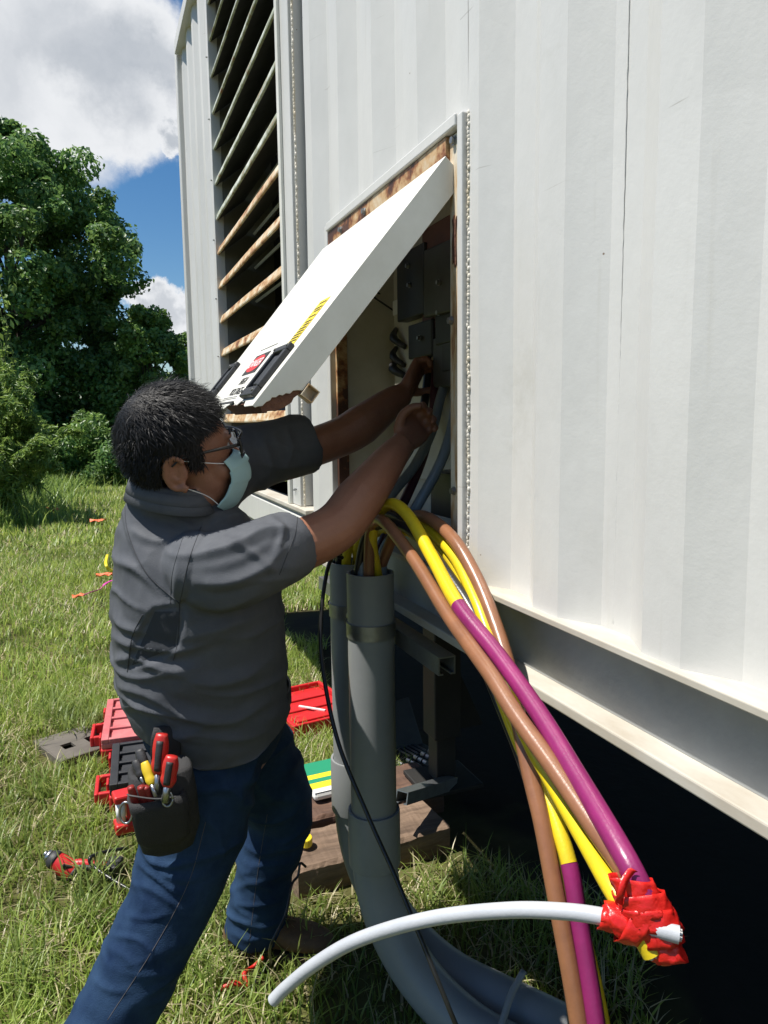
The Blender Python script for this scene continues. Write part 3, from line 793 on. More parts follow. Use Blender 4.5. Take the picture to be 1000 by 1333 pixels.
def tree(nm, bx, by, prof_z_r, n_cl, n_leaf, size, clr, cols, label, cat='tree', group=None, seed=1, trunk_r=.22, squash=.8, holes=.0):
    """prof_z_r: [(z, radius)] of the crown's outline; clumps sit in the shell of that outline"""
    rng = np.random.default_rng(seed); bz = float(gz(np.array([bx]), np.array([by]))[0])
    t = thing(nm, (bx, by, bz), label, cat, group)
    pz, prr = np.array([q[0] for q in prof_z_r]), np.array([q[1] for q in prof_z_r]); z0, z1 = pz[0], pz[-1]
    C, R = [], []
    while len(C) < n_cl:
        z = rng.uniform(z0, z1); a = rng.uniform(0, 2*math.pi); rmax = np.interp(z, pz, prr)
        if rng.uniform(0, prr.max()) > rmax: continue
        f = rng.uniform(0, 1)**.38; rad_ = rmax*f*(.86+.28*rng.uniform())
        s = clr*rng.uniform(.55, 1.25)*(.7+.3*min(1, rmax/prr.max()*1.3))
        p = (bx+math.cos(a)*rad_, by+math.sin(a)*rad_, bz+z)
        C.append(p); R.append((s, s, s*squash))
    C, R = np.array(C), np.array(R)
    V, Fq, col = leaves(C, R, n_leaf, size, cols, rng)
    me = fastmesh('crown', V, [Fq], col); o = link('crown', me, 'tree_leaf'); adopt(t, o); o['kind'] = 'stuff'
    mb = MB(); top = np.array([bx, by, bz+z0+(z1-z0)*.75]); limb(mb, (bx, by, bz-.1), top, trunk_r, trunk_r*.25, rng, 6, .02)
    tr = mb.obj('trunk', 'bark', t, smooth=True)
    mb = MB()
    for k in rng.choice(n_cl, min(26, n_cl), replace=False):
        q = C[k]; h = np.clip((q[2]-bz)*.55, .3, None); limb(mb, (bx, by, bz+h), q, trunk_r*.28, .012, rng)
    mb.obj('limb', 'bark', t, smooth=True)
    return t
DG = (np.array([.045, .125, .034]), np.array([.16, .27, .075]))
MG = (np.array([.07, .16, .036]), np.array([.18, .29, .075]))
LG = (np.array([.10, .19, .035]), np.array([.21, .31, .08]))
def zr(pts, cxp, Y):
    """outline pixels of the crown's right side -> (height, radius) about the trunk at pixel column cxp, at distance Y"""
    out = []
    for px, py in pts:
        p, c = ON(px, py, 1, Y), ON(cxp, py, 1, Y); out.append((p[2], max(.15, p[0]-c[0])))
    return sorted(out)
TY = 25.0
out = [(34, 158), (72, 176), (98, 207), (128, 228), (150, 262), (168, 300), (184, 335), (190, 360), (176, 385), (170, 420), (176, 470), (180, 520), (172, 570), (150, 600)]
bx = ON(18, 400, 1, TY)[0]
tree('broadleaf_tree', bx, TY, zr(out, 18, TY), 380, 400, .165, .56, DG, 'tall dark green broadleaf tree rising against the sky at the left', seed=3, trunk_r=.32, group='trees at the edge of the lawn')
out2 = [(200, 398), (222, 412), (238, 440), (248, 468), (246, 500), (250, 540), (246, 575), (236, 600)]
bx2 = ON(188, 400, 1, 23.0)[0]
tree('small_tree', bx2, 23.0, zr(out2, 186, 23.0), 110, 330, .145, .38, MG, 'smaller leafy tree just left of the container, behind the worker\'s head', seed=5, trunk_r=.12, group='trees at the edge of the lawn')
# more of the tree line, beyond both edges of the picture
for k, (x, y, h, r, lab) in enumerate([(-11.0, 26.5, 10.5, 3.6, 'tall tree of the tree line, out past the left edge'), (-18.0, 24.0, 9.0, 3.4, 'farthest left tree of the tree line'),
                                  (8.5, 28.0, 9.0, 3.6, 'tree of the tree line standing behind the container'), (16.5, 26.0, 10.0, 3.8, 'far right tree of the tree line behind the container')]):
    tree('broadleaf_tree', x, y, [(.6, r*.7), (h*.3, r), (h*.6, r*.85), (h*.85, r*.5), (h, .3)], 110, 150, .28, .85, DG, lab, seed=20+k, trunk_r=.25, group='trees at the edge of the lawn')
def shrub(nm, px, py, Y, w, h, n_cl, n_leaf, size, cols, label, seed, cat='shrub', group='shrubs along the tree line', clr=.3):
    b = ON(px, py, 1, Y); rng = np.random.default_rng(seed); bz = float(gz(np.array([b[0]]), np.array([Y]))[0])
    t = thing(nm, (b[0], Y, bz), label, cat, group)
    C = np.stack([b[0]+rng.normal(0, w*.42, n_cl), Y+rng.normal(0, w*.35, n_cl), bz+h*rng.uniform(.05, 1, n_cl)**.8], 1)
    C[:, 2] = bz+(C[:, 2]-bz)*np.clip(1.15-np.abs(C[:, 0]-b[0])/(w*1.1), .25, 1)
    R = np.stack([np.full(n_cl, clr)*rng.uniform(.6, 1.3, n_cl)]*3, 1)
    V, Fq, col = leaves(C, R, n_leaf, size, cols, rng, aspect=.42)
    o = link('foliage', fastmesh('foliage', V, [Fq], col), 'tree_leaf'); adopt(t, o); o['kind'] = 'stuff'
    mb = MB()
    for k in range(min(n_cl, 16)): limb(mb, (b[0]+rng.normal(0, w*.12), Y+rng.normal(0, .1), bz-.03), C[k], .02, .006, rng)
    mb.obj('stem', 'green_stem', t, smooth=True)
    return t
shrub('shrub', 118, 600, 20.5, 1.0, 1.7, 46, 160, .15, MG, 'low mid green shrub at the foot of the tall tree', 41)
shrub('shrub', 60, 600, 20.0, 1.1, 1.3, 40, 150, .14, DG, 'dark low shrub between the tall tree and the weeds', 42)
shrub('shrub', 158, 600, 19.5, .8, 1.0, 32, 150, .14, DG, 'dark shrub nearest the worker\'s collar at the lawn edge', 43)
shrub('shrub', 230, 600, 20.0, 1.0, 1.6, 36, 150, .15, MG, 'shrub tucked against the far corner of the container', 44)
# sapling with bright leaves in front of the big tree at the frame edge
shrub('sapling', 14, 600, 17.5, .5, 4.7, 26, 16, .20, LG, 'thin sapling with pale leaves at the left edge of the photo', 45, cat='sapling', clr=.26)
# tall weeds with feathery fronds
def weed(px, Y, h, n, seed, label):
    rng = np.random.default_rng(seed); b = ON(px, 620, 1, Y); t = thing('tall_weed', (b[0], Y, 0), label, 'weed', 'tall weeds at the left edge of the lawn')
    VV, FF, CC, o = [], [], [], 0; mb = MB()
    for k in range(n):
        a = rng.uniform(0, 2*math.pi); L = h*rng.uniform(.55, 1.05); lean = rng.uniform(.12, .5)
        P = spl([(b[0]+rng.normal(0, .18), Y+rng.normal(0, .18), 0), (b[0]+math.cos(a)*lean*.3, Y+math.sin(a)*lean*.3, L*.6), (b[0]+math.cos(a)*lean*1.1, Y+math.sin(a)*lean*1.1, L), (b[0]+math.cos(a)*(lean*1.7), Y+math.sin(a)*lean*1.7, L*.97)], 8)
        mb.tube(P, [.012, .003], 5)
        C = P[5:]; m = len(C)
        V, Fq, col = leaves(np.repeat(C, 2, 0), np.full((2*m, 3), .085), 9, .15, LG, rng, up=.5, shell=.1, aspect=.2)
        VV.append(V); FF.append(Fq+o); CC.append(col); o += len(V)
    me = fastmesh('frond', np.concatenate(VV), [np.concatenate(FF)], np.concatenate(CC)); q = link('frond', me, 'tree_leaf'); adopt(t, q); q['kind'] = 'stuff'
    mb.obj('stem', 'green_stem', t, smooth=True)
weed(18, 13.2, 2.2, 24, 51, 'tallest feathery weed at the left edge of the lawn')
weed(-25, 12.6, 2.0, 22, 52, 'feathery weed cut by the left edge of the photo')
weed(46, 14.5, 1.5, 14, 53, 'shorter feathery weed right of the tallest one')
weed(8, 12.0, 1.5, 14, 54, 'low weed in front of the tallest feathery weed')
# ------------------------------------------------------------------ trailer frame, timbers, conduits
TIMB = 0.15
mat('timber', (.25, .17, .115), .88, (.085, .055, .036), 26, bump=1.0, bscale=34, stretch=(.10, 1, 1), detail=9)
mat('timber_red', (.165, .09, .058), .88, (.06, .035, .025), 26, bump=1.0, bscale=34, stretch=(.10, 1, 1), detail=9)
mat('conduit_grey', (.25, .262, .266), .42, (.21, .222, .226), 6, spec=.4)
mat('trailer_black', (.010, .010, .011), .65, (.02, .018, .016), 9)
rot0 = rad(-7)
def timber(p, L, w, h, rz, m, label, seed):
    rng = np.random.default_rng(seed); c, s = math.cos(rz), math.sin(rz)
    mb = MB(); R = []; e = np.zeros(12)
    for t in np.linspace(0, 1, 40):
        x = (t-.5)*L; e = e*.7+rng.normal(0, .0012, 12); q = []
        for k, (a, b) in enumerate([(-.5, 0), (-.5, .5), (-.49, .9), (-.44, 1), (-.15, 1), (.1, 1), (.35, 1), (.46, .98), (.5, .88), (.5, .4), (.5, 0), (0, 0)]):
            yy = a*w+e[k]; zz = max(0, b*h+(e[-k]*1.3 if b > 0 else 0)); q.append((p[0]+x*c-yy*s, p[1]+x*s+yy*c, zz))
        R.append(q)
    mb.rings(R); t = link('timber', mb.mesh('timber'), m); setp(t, label, 'timber', 'timber bearers under the trailer leg'); return t
a = ON(430, 1120, 2, .13); b = ON(575, 1100, 2, .13)
timber((.785, 2.27, 0), .56, .22, .10, rad(6), 'timber', 'pale weathered timber bearer nearest the camera, behind the grey conduits', 1)
timber((.845, 2.54, 0), .64, .24, .105, rad(5), 'timber_red', 'reddish brown timber bearer behind the pale one', 2)
FOOT += [(.36, 1.26, 2.12, 2.42), (.38, 1.3, 2.40, 2.72)]
# landing leg
t = thing('landing_jack', (1.18, 2.47, .11), 'dark steel landing jack standing on the timbers under the container', 'jack')
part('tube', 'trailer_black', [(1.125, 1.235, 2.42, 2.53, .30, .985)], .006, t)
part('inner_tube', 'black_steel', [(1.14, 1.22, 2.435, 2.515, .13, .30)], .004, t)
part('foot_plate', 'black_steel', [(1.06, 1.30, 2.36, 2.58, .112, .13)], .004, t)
mb = MB(); mb.prism([(0, 0), (.12, 0), (.02, .22), (0, .22)], (1.237, 2.47, .31), (1, 0, 0), (0, 0, 1), (0, .01, 0)); mb.obj('gusset', 'trailer_black', t)
# chassis
t = thing('trailer_chassis', (1.9, 0, .70), 'black steel trailer frame in deep shade under the container', 'trailer')
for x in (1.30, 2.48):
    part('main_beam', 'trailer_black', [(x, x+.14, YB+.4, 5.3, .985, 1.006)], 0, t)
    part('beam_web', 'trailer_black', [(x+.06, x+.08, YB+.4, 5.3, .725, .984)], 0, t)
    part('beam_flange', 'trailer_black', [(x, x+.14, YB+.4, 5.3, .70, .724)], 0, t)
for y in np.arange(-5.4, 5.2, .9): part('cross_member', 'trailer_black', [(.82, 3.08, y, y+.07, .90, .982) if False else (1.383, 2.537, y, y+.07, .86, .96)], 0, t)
mat('tyre', (.014, .014, .014), .8, (.02, .02, .02), 30)
def wheel(x, y):
    r = .40; w = .24; R = []
    for px_, rr in [(-.5, .62), (-.5, .92), (-.42, .985), (-.2, 1), (.2, 1), (.42, .985), (.5, .92), (.5, .62)]:
        R.append([(x+px_*w, y+math.cos(a)*rr*r, .4+math.sin(a)*rr*r) for a in np.linspace(0, 2*math.pi, 36, endpoint=False)])
    mb = MB(); mb.rings(R); wh = mb.obj('wheel', 'tyre', t, smooth=True)
    mb = MB(); mb.tube([(x-w*.45, y, .4), (x+w*.45, y, .4)], r*.6, 24); mb.obj('rim', 'black_steel', wh)
for y in (-3.6, -4.6):
    for x in (1.05, 2.85): wheel(x, y)
# grey channel leaning out from the leg
p0 = ON(523, 1038, 1, 2.18); p1 = ON(588, 1018, 1, 2.42)
def channel(nm, a, b, w, h, tk, m, label, cat, open_dir=(0, 0, -1), group=None):
    s, u, d = frame(b-a); mb = MB(); R = np.stack([s, u, d], 1)
    L = np.linalg.norm(b-a); c = (a+b)/2
    pr = [(-w/2, h/2), (w/2, h/2), (w/2, -h/2), (w/2-w*.28, -h/2), (w/2-w*.28, -h/2+tk), (w/2-tk, -h/2+tk), (w/2-tk, h/2-tk), (-w/2+tk, h/2-tk), (-w/2+tk, -h/2+tk), (-w/2+w*.28, -h/2+tk), (-w/2+w*.28, -h/2), (-w/2, -h/2)]
    mb.prism(pr, a, s, u, d*L); o = link(nm, mb.mesh(nm), m); setp(o, label, cat, group); return o
channel('strut_channel', np.array([p0[0], p0[1], p0[2]]), np.array([p1[0], p1[1], p1[2]]), .045, .042, .004, 'galv', 'short galvanised strut channel with a bright cut end poking out by the trailer leg', 'channel')

# conduits
CX1, CY1, CX2, CY2 = .604, 1.665, .622, 1.868
mat('pipe_inside', (.05, .055, .058), .6)
def conduit(nm, cx_, cy_, top, zc0, zc1, zb, ang, rb, tail, label):
    t = thing(nm, (cx_, cy_, 0), label, 'conduit', 'grey plastic conduits at the hatch')
    ro, ri = .0572, .0515; u = np.array([math.cos(ang), math.sin(ang), 0])
    def wallpipe(P):
        P = np.array(P); mb = MB(); T = np.gradient(P, axis=0); a = np.array([-u[1], u[0], 0.]); Ro, Ri = [], []
        for i in range(len(P)):
            tt = nrm(T[i]); a2 = nrm(a-tt*(a@tt)); b2 = np.cross(tt, a2)
            cs = [(math.cos(q), math.sin(q)) for q in np.linspace(0, 2*math.pi, 36, endpoint=False)]
            Ro.append([P[i]+ro*(c*a2+s*b2) for c, s in cs]); Ri.append([P[i]+ri*(c*a2+s*b2) for c, s in cs])
        mb.rings(Ro+Ri[::-1], False)
        n = 36; k = (2*len(P)-1)*n
        mb.f += [(k+i, k+(i+1) % n, (i+1) % n, i) for i in range(n)]
        return mb
    wallpipe([(cx_, cy_, z) for z in np.linspace(zc1-.01, top, 4)]).obj('pipe', 'conduit_grey', t, smooth=True).modifiers.new('e', 'EDGE_SPLIT')
    c = np.array([cx_, cy_, zb])+u*rb
    P = [(cx_, cy_, zc0+.01), (cx_, cy_, zb+.01)]+[c+(-u*math.cos(q)+np.array([0, 0, -1])*math.sin(q))*rb for q in np.linspace(0, math.pi/2, 22)]
    e = P[-1]; P += [e+u*tail*.5, e+u*tail]
    wallpipe(P).obj('elbow', 'conduit_grey', t, smooth=True)
    mb = MB(); R = []
    for z, r in [(zc0, .059), (zc0, .0645), (zc0+.004, .0655), (zc1-.004, .0655), (zc1, .0645), (zc1, .059)]:
        R.append([(cx_+r*math.cos(q), cy_+r*math.sin(q), z) for q in np.linspace(0, 2*math.pi, 36, endpoint=False)])
    mb.rings(R, False); k = 5*36; mb.f += [(k+i, k+(i+1) % 36, (i+1) % 36, i) for i in range(36)]
    o = mb.obj('coupling', 'conduit_grey', t, smooth=True); o.modifiers.new('e', 'EDGE_SPLIT')
    return t
zA0 = .385; zA1 = .530
conduit('conduit', CX1, CY1, 1.135, zA0, zA1, .40, rad(-57), .345, .30, 'nearer grey plastic conduit with a coupling and sweeping elbow, cables spilling from its mouth')
conduit('conduit', CX2, CY2, 1.125, .425, .575, .43, rad(-57), .375, .27, 'farther grey plastic conduit half hidden behind the nearer one')
# clamps and strut
for (x, y) in ((CX1, CY1), (CX2, CY2)):
    t = thing('conduit_clamp', (x, y, .98), 'steel strap clamp round the %s conduit below its mouth' % ('nearer' if y < 1.8 else 'farther'), 'clamp', 'conduit clamps')
    mb = MB(); R = []
    for z, r in [(.978, .0576), (.978, .0605), (1.014, .0605), (1.014, .0576)]:
        R.append([(x+r*math.cos(q), y+r*math.sin(q), z) for q in np.linspace(0, 2*math.pi, 32, endpoint=False)])
    mb.rings(R+[R[0]], False); mb.obj('strap', 'galv', t, smooth=True).modifiers.new('e', 'EDGE_SPLIT')
    mb = MB(); mb.box((x-.03, y+.075, .996), (.004, .04, .034)); mb.obj('ear', 'galv', t, bevel=.001)
    bolt((x-.032, y+.078, .996), (-.6, -.7, 0), .008, 'steel', t)
channel('strut_channel', np.array([.690, 1.42, .965]), np.array([.690, 2.35, .965]), .041, .041, .0035, 'galv', 'galvanised strut channel running under the container behind both conduits', 'channel')
channel('strut_channel', np.array([.78, 1.60, .985]), np.array([1.28, 1.60, .985]), .041, .041, .0035, 'galv', 'galvanised strut channel reaching back under the container floor', 'channel')
mb = MB(); mb.tube(spl([(.63, 1.52, .045), (.70, 1.47, .16), (.76, 1.44, .22)], 6), .011, 10)
q0, q1 = PD(652, 1336, 1.72), PD(682, 1264, 1.80)
mb = MB(); mb.tube(spl([q0+(q0-q1)*.5, q0, (q0+q1)/2+np.array([0, .006, .004]), q1], 5), .0085, 10)
o = link('small_pipe', mb.mesh(), 'conduit_grey', smooth=True); setp(o, 'thin grey pipe stub sticking up in front of the conduit elbow', 'pipe')
# ------------------------------------------------------------------ the worker
from mathutils.bvhtree import BVHTree
mat('skin', (.27, .125, .078), .46, (.225, .098, .060), 22, bump=.12, bscale=220, spec=.4)
mat('hair', (.004, .0036, .0038), .55, spec=.28)
mat('shirt_grey', (.092, .098, .110), .7, (.076, .081, .093), 30, bump=.12, bscale=420, spec=.2)
mat('shirt_dark', (.050, .054, .062), .85, bump=.15, bscale=700, spec=.1)
mat('stitch', (.03, .033, .04), .8)
mat('denim', (.008, .021, .056), .85, (.024, .052, .105), 9, bump=.22, bscale=380, spec=.12)
mat('denim_stitch', (.10, .09, .09), .8)
mat('boot_tan', (.17, .095, .045), .75, (.11, .06, .03), 14, bump=.3, bscale=90)
mat('boot_sole', (.05, .035, .025), .8)
mat('mask_teal', (.36, .55, .57), .75, (.32, .50, .52), 14, bump=.1, bscale=200)
mat('elastic', (.6, .6, .6), .7)
mat('frame_black', (.008, .008, .009), .3)
mat('eye_white', (.55, .52, .5), .25)
mat('eye_dark', (.02, .012, .01), .2)
lm = bpy.data.materials.new('lens'); lm.use_nodes = True
_b = lm.node_tree.nodes['Principled BSDF']; _b.inputs['Transmission Weight'].default_value = 1; _b.inputs['Roughness'].default_value = .03; _b.inputs['IOR'].default_value = 1.3
_b.inputs['Base Color'].default_value = (.9, .92, .95, 1); MT['lens'] = lm

man = thing('person', (.16, 1.75, 0), 'worker in grey shirt, jeans and face mask, both arms reaching into the hatch', 'person')

# head frame
H0 = np.array([.160, 1.548, 1.416])
HR = np.array(Matrix.Rotation(rad(9), 3, 'Z') @ Matrix.Rotation(rad(-11), 3, 'Y') @ Matrix.Rotation(rad(9), 3, 'X'))
def hd(x, y, z): return H0+HR@np.array([x, y, z], float)

def hand(mb, w, d, n, right, curl=(55, 60, 45), spread=.004, thumb=1.0):
    """w wrist, d pointing direction, n palm normal; right: thumb side"""
    d = nrm(d); n = nrm(np.asarray(n)-d*(np.asarray(n)@d)); s = np.cross(n, d)*(1 if right else -1)
    R = []
    for t, hw, ht, off in [(-.02, .028, .022, 0), (.01, .030, .021, 0), (.04, .039, .0175, .001), (.07, .043, .0155, .001), (.092, .042, .013, 0)]:
        c = w+d*t+n*off
        R.append([c+s*hw*math.copysign(abs(math.cos(q))**.75, math.cos(q))+n*ht*math.copysign(abs(math.sin(q))**.75, math.sin(q)) for q in np.linspace(0, 2*math.pi, 16, endpoint=False)])
    mb.rings(R)
    for k, (off, L) in enumerate([(.031, .072), (.0105, .080), (-.0105, .075), (-.030, .060)]):
        p = w+d*.082+s*off; ang = 0; P = [p-d*.02, p]; dd = d+s*off*spread*30
        for j, fr in enumerate((.45, .30, .25)):
            ang += rad(curl[j]*(1+.05*k)); v = nrm(dd)*math.cos(ang)+n*math.sin(ang); p = p+v*L*fr; P.append(p)
        mb.tube(spl(P, 4), [.0098, .0098, .0092, .0085, .0068], 10)
    p = w+d*.022+s*.030; P = [p-s*.01, p]
    for v, L in ((d*.55+s*.55+n*.6, .034), (d*.55+s*.0+n*.85, .030), (d*.35-s*.45+n*.8, .024)):
        p = p+nrm(v)*L*thumb; P.append(p)
    mb.tube(spl(P, 4), [.0135, .013, .0115, .0105, .0078], 10)

# joints
rs, re, rw = np.array([.185, 1.41, 1.245]), ON(430, 692, 1, 1.49), ON(524, 578, 1, 1.625)
ls, le, lw = np.array([.27, 1.80, 1.395]), ON(436, 572, 1, 1.86), ON(527, 512, 1, 1.875)
def body_mesh():
    mb = MB()
    # torso core, legs (under clothes)
    R = []
    for z, cx_, cy_, rx, ry in [(.72, .225, 1.70, .12, .155), (.82, .215, 1.70, .14, .165), (.95, .195, 1.67, .145, .16), (1.10, .19, 1.64, .135, .15), (1.22, .18, 1.61, .11, .13), (1.29, .165, 1.595, .075, .085), (1.34, .155, 1.58, .055, .06)]:
        R.append([(cx_+rx*math.cos(q), cy_+ry*math.sin(q), z) for q in np.linspace(0, 2*math.pi, 24, endpoint=False)])
    mb.rings(R)
    mb.tube(spl([(.21, 1.62, .78), (.155, 1.59, .62), (.085, 1.565, .46), (-.02, 1.545, .29), (-.13, 1.52, .06)], 5), [.09, .08, .06, .055, .04], 14)
    mb.tube(spl([(.26, 1.79, .78), (.345, 1.868, .62), (.41, 1.912, .44), (.382, 1.943, .26), (.350, 1.962, .06)], 5), [.09, .075, .055, .05, .035], 14)
    # arms
    mb.tube(spl([(.175, 1.50, 1.215), (.215, 1.438, 1.218), (.30, 1.435, 1.233), re, re*.62+rw*.38+np.array([0, 0, -.006]), rw*.8+re*.2, rw], 6), [.05, .056, .056, .053, .0535, .039, .029], 18)
    mb.tube(spl([ls+np.array([-.05, -.05, -.02]), ls, (ls+le)/2+np.array([0, 0, -.012]), le, le*.62+lw*.38+np.array([0, 0, -.008]), lw*.8+le*.2, lw], 6), [.05, .05, .05, .051, .054, .040, .030], 18)
    hand(mb, rw, ON(556, 536, 1, 1.70)-rw, np.array([.35, -.55, .35]), True, curl=(48, 62, 45))
    hand(mb, lw, ON(556, 455, 1, 1.90)-lw, np.array([.75, -.55, -.1]), False, curl=(42, 55, 40))
    # neck and head
    mb.tube(spl([(.155, 1.588, 1.28), (.152, 1.572, 1.34), hd(-.02, 0, -.03)], 5), [.062, .061, .062], 18)
    mb.ell(hd(-.006, 0, .062), (.099, .078, .092), HR, 26, 16)
    mb.ell(hd(.032, 0, .03), (.074, .067, .075), HR, 24, 14)
    mb.ell(hd(.040, 0, -.030), (.058, .058, .078), HR, 24, 14)
    mb.ell(hd(.066, 0, -.088), (.032, .036, .026), HR)
    mb.ell(hd(.020, 0, -.068), (.055, .055, .040), HR)
    for s in (-1, 1):
        mb.ell(hd(.064, s*.036, -.018), (.034, .026, .028), HR)          # cheek
        mb.ell(hd(.090, s*.028, .047), (.014, .026, .010), HR)           # brow
        # ear: rim, lobe and bowl
        e0 = hd(-.026, s*.074, .002); er = HR@np.array(Matrix.Rotation(rad(s*24), 3, 'Z'))
        P = [e0+er@np.array([-.021*math.cos(q)*1.0-.004, s*(.010+.004*math.sin(q)), .033*math.sin(q)+.004]) for q in np.linspace(-2.2, 2.6, 16)]
        mb.tube(P, [.005, .006, .006, .0055, .005], 8)
        mb.ell(e0+er@np.array([-.002, s*.000, .004]), (.020, .008, .028), er, 14, 8); mb.tube([e0+er@np.array([-.012*math.cos(q)-.002, s*.009, .018*math.sin(q)+.006]) for q in np.linspace(-1.6, 1.8, 10)], [.003, .004, .004, .003], 6)
        mb.ell(e0+er@np.array([.006, s*.008, -.028]), (.009, .005, .010), er, 10, 8)
    mb.tube(spl([hd(.096, 0, .040), hd(.106, 0, .015), hd(.122, 0, -.014)], 4), [.008, .009, .014], 10)
    for s in (-1, 1): mb.ell(hd(.108, s*.012, -.016), (.012, .008, .008), HR, 10, 8)
    mb.ell(hd(.098, 0, -.048), (.010, .026, .007), HR); mb.ell(hd(.095, 0, -.060), (.010, .023, .008), HR)
    return mb
body = remesh('body', body_mesh(), .0042, 'skin', man, it=3, fac=.5)
for s in (-1, 1):
    mb = MB(); mb.ell(hd(.084, s*.031, .026), (.0125, .0125, .0125), HR, 14, 10); e = mb.obj('eye', 'eye_white', body, smooth=True)
    mb = MB(); mb.ell(hd(.0945, s*.032, .026), (.003, .0055, .0055), HR, 10, 8); mb.obj('iris', 'eye_dark', body, smooth=True)
    mb = MB(); mb.tube(spl([hd(.103, s*.012, .050), hd(.105, s*.028, .056), hd(.092, s*.050, .050)], 4), [.003, .0045, .002], 8, flat=.6); mb.obj('eyebrow', 'hair', body, smooth=True)

# ---- cloth folds: ridges along polylines given on the visible surface
def seg_dist(px, py, poly):
    best = np.full(len(px), 1e9); par = np.zeros(len(px)); n = len(poly)-1
    for i in range(n):
        a, b = np.array(poly[i], float), np.array(poly[i+1], float); d = b-a; L2 = d@d
        t = np.clip(((px-a[0])*d[0]+(py-a[1])*d[1])/L2, 0, 1); q = np.hypot(px-a[0]-t*d[0], py-a[1]-t*d[1])
        k = q < best; best[k] = q[k]; par[k] = ((i+t)/n)[k]
    return best, par
def folder(folds, micro=.0015, mscale=(30, 30, 30), seed=1, ridge=.006, rscale=(9, 9, 13), hem=None, polys=()):
    def post(V, N):
        x, y, d = PROJ(V); view = V-CAM; view /= np.linalg.norm(view, axis=1)[:, None]; face = np.clip(-(N*view).sum(1)*2.2+.35, 0, 1)
        D = np.zeros(len(V))
        for poly, amp, wd in folds:
            q, t = seg_dist(x, y, spl(poly, 4)); tap = np.clip(np.sin(np.pi*np.clip(t*.92+.04, 0, 1)), 0, 1)**.6
            D += face*tap*amp*(1.15*np.exp(-np.sqrt((q/wd)**2+.06)*1.5)-.2*np.exp(-((q-1.9*wd)/(wd*.9))**2))
        D = np.clip(D, -.003, .02)
        for poly, amt in polys:
            ins = np.zeros(len(V), bool); pp_ = spl(list(poly)+[poly[0]], 4)
            for i in range(len(pp_)-1):
                (xa, ya), (xb, yb) = pp_[i], pp_[i+1]; cr_ = ((ya > y) != (yb > y)) & (x < (xb-xa)*(y-ya)/(yb-ya+1e-9)+xa); ins ^= cr_
            dd, _ = seg_dist(x, y, pp_); D += amt*np.clip(np.where(ins, dd, -dd)/4+.5, 0, 1)*(face > .2)
        D += micro*(fbm(V*np.array(mscale), seed, 3)-.5)*2
        wv = V+.05*np.stack([fbm(V*7, seed+31, 2), fbm(V*7, seed+32, 2), fbm(V*7, seed+33, 2)], 1)
        rd = 1-np.abs(2*fbm(wv*np.array(rscale), seed+40, 2)-1); D += ridge*(np.clip((rd-.55)/.45, 0, 1)**2-.25)*(.4+1.2*fbm(V*4, seed+50, 2))
        V = V+N*D[:, None]
        if hem is not None:
            hz_ = hem(V); low = V[:, 2] < hz_; V[low, 2] = hz_[low]
        return V
    return post
shirt_folds = [
    ([(142, 826), (175, 843), (225, 848), (272, 838)], .010, 6), ([(141, 862), (170, 858), (215, 872), (262, 868)], .009, 6), ([(146, 893), (190, 905), (240, 930), (300, 940), (352, 912)], .012, 8),
    ([(150, 920), (185, 921), (215, 935), (240, 955)], .010, 6), ([(200, 960), (260, 957), (315, 962), (350, 950)], .007, 6), ([(148, 800), (160, 815), (185, 824)], .008, 5),
    ([(235, 880), (275, 890), (320, 880), (360, 850)], .008, 8), ([(230, 835), (280, 820), (335, 800)], .007, 9),
    ([(245, 690), (235, 740), (228, 800)], .007, 6), ([(262, 690), (300, 672), (352, 668)], .007, 6), ([(250, 722), (300, 712), (345, 690), (375, 690)], .008, 6),
    ([(255, 760), (300, 758), (345, 738), (372, 712)], .009, 7), ([(290, 700), (330, 720), (358, 745)], .006, 5), ([(240, 780), (290, 790), (340, 772)], .009, 8),
    ([(352, 672), (368, 690), (360, 720)], .006, 4), ([(172, 690), (200, 705), (232, 708)], .006, 5), ([(160, 730), (185, 748), (205, 770)], .006, 5), ([(190, 665), (220, 672), (255, 690)], .005, 5),
    ([(340, 570), (352, 600), (345, 635)], .007, 6), ([(372, 556), (380, 585), (370, 612)], .006, 5), ([(308, 585), (322, 620), (318, 660)], .006, 6),
]
def shirt_mesh():
    mb = MB(); R = []
    for z, cx_, cy_, rx, ry in [(.735, .226, 1.700, .166, .205), (.80, .220, 1.695, .170, .206), (.87, .207, 1.685, .180, .210), (.96, .196, 1.67, .188, .212), (1.05, .194, 1.655, .186, .210), (1.13, .193, 1.64, .178, .206), (1.19, .188, 1.625, .168, .192), (1.245, .18, 1.61, .152, .158), (1.285, .172, 1.603, .135, .120), (1.33, .163, 1.595, .108, .082), (1.365, .157, 1.585, .080, .072)]:
        R.append([(cx_+rx*math.copysign(abs(math.cos(q))**.88, math.cos(q)), cy_+ry*math.copysign(abs(math.sin(q))**.88, math.sin(q)), z+max(0, min(1, (z-1.05)/.2))*.30*ry*math.sin(q)) for q in np.linspace(0, 2*math.pi, 40, endpoint=False)])
    mb.rings(R)
    rc = ON(381, 706, 1, 1.462); rc2 = ON(372, 710, 1, 1.455)
    mb.tube(spl([(.175, 1.53, 1.225), (.185, 1.468, 1.215), (.228, 1.424, 1.218), (.30, 1.43, 1.238), rc], 6), [.058, .074, .080, .076, .070], 22)
    lc = ON(402, 577, 1, 1.855)
    mb.tube(spl([(.19, 1.72, 1.31), (.26, 1.79, 1.375), (.35, 1.83, 1.410), lc], 6), [.10, .092, .084, .075], 22)
    return mb
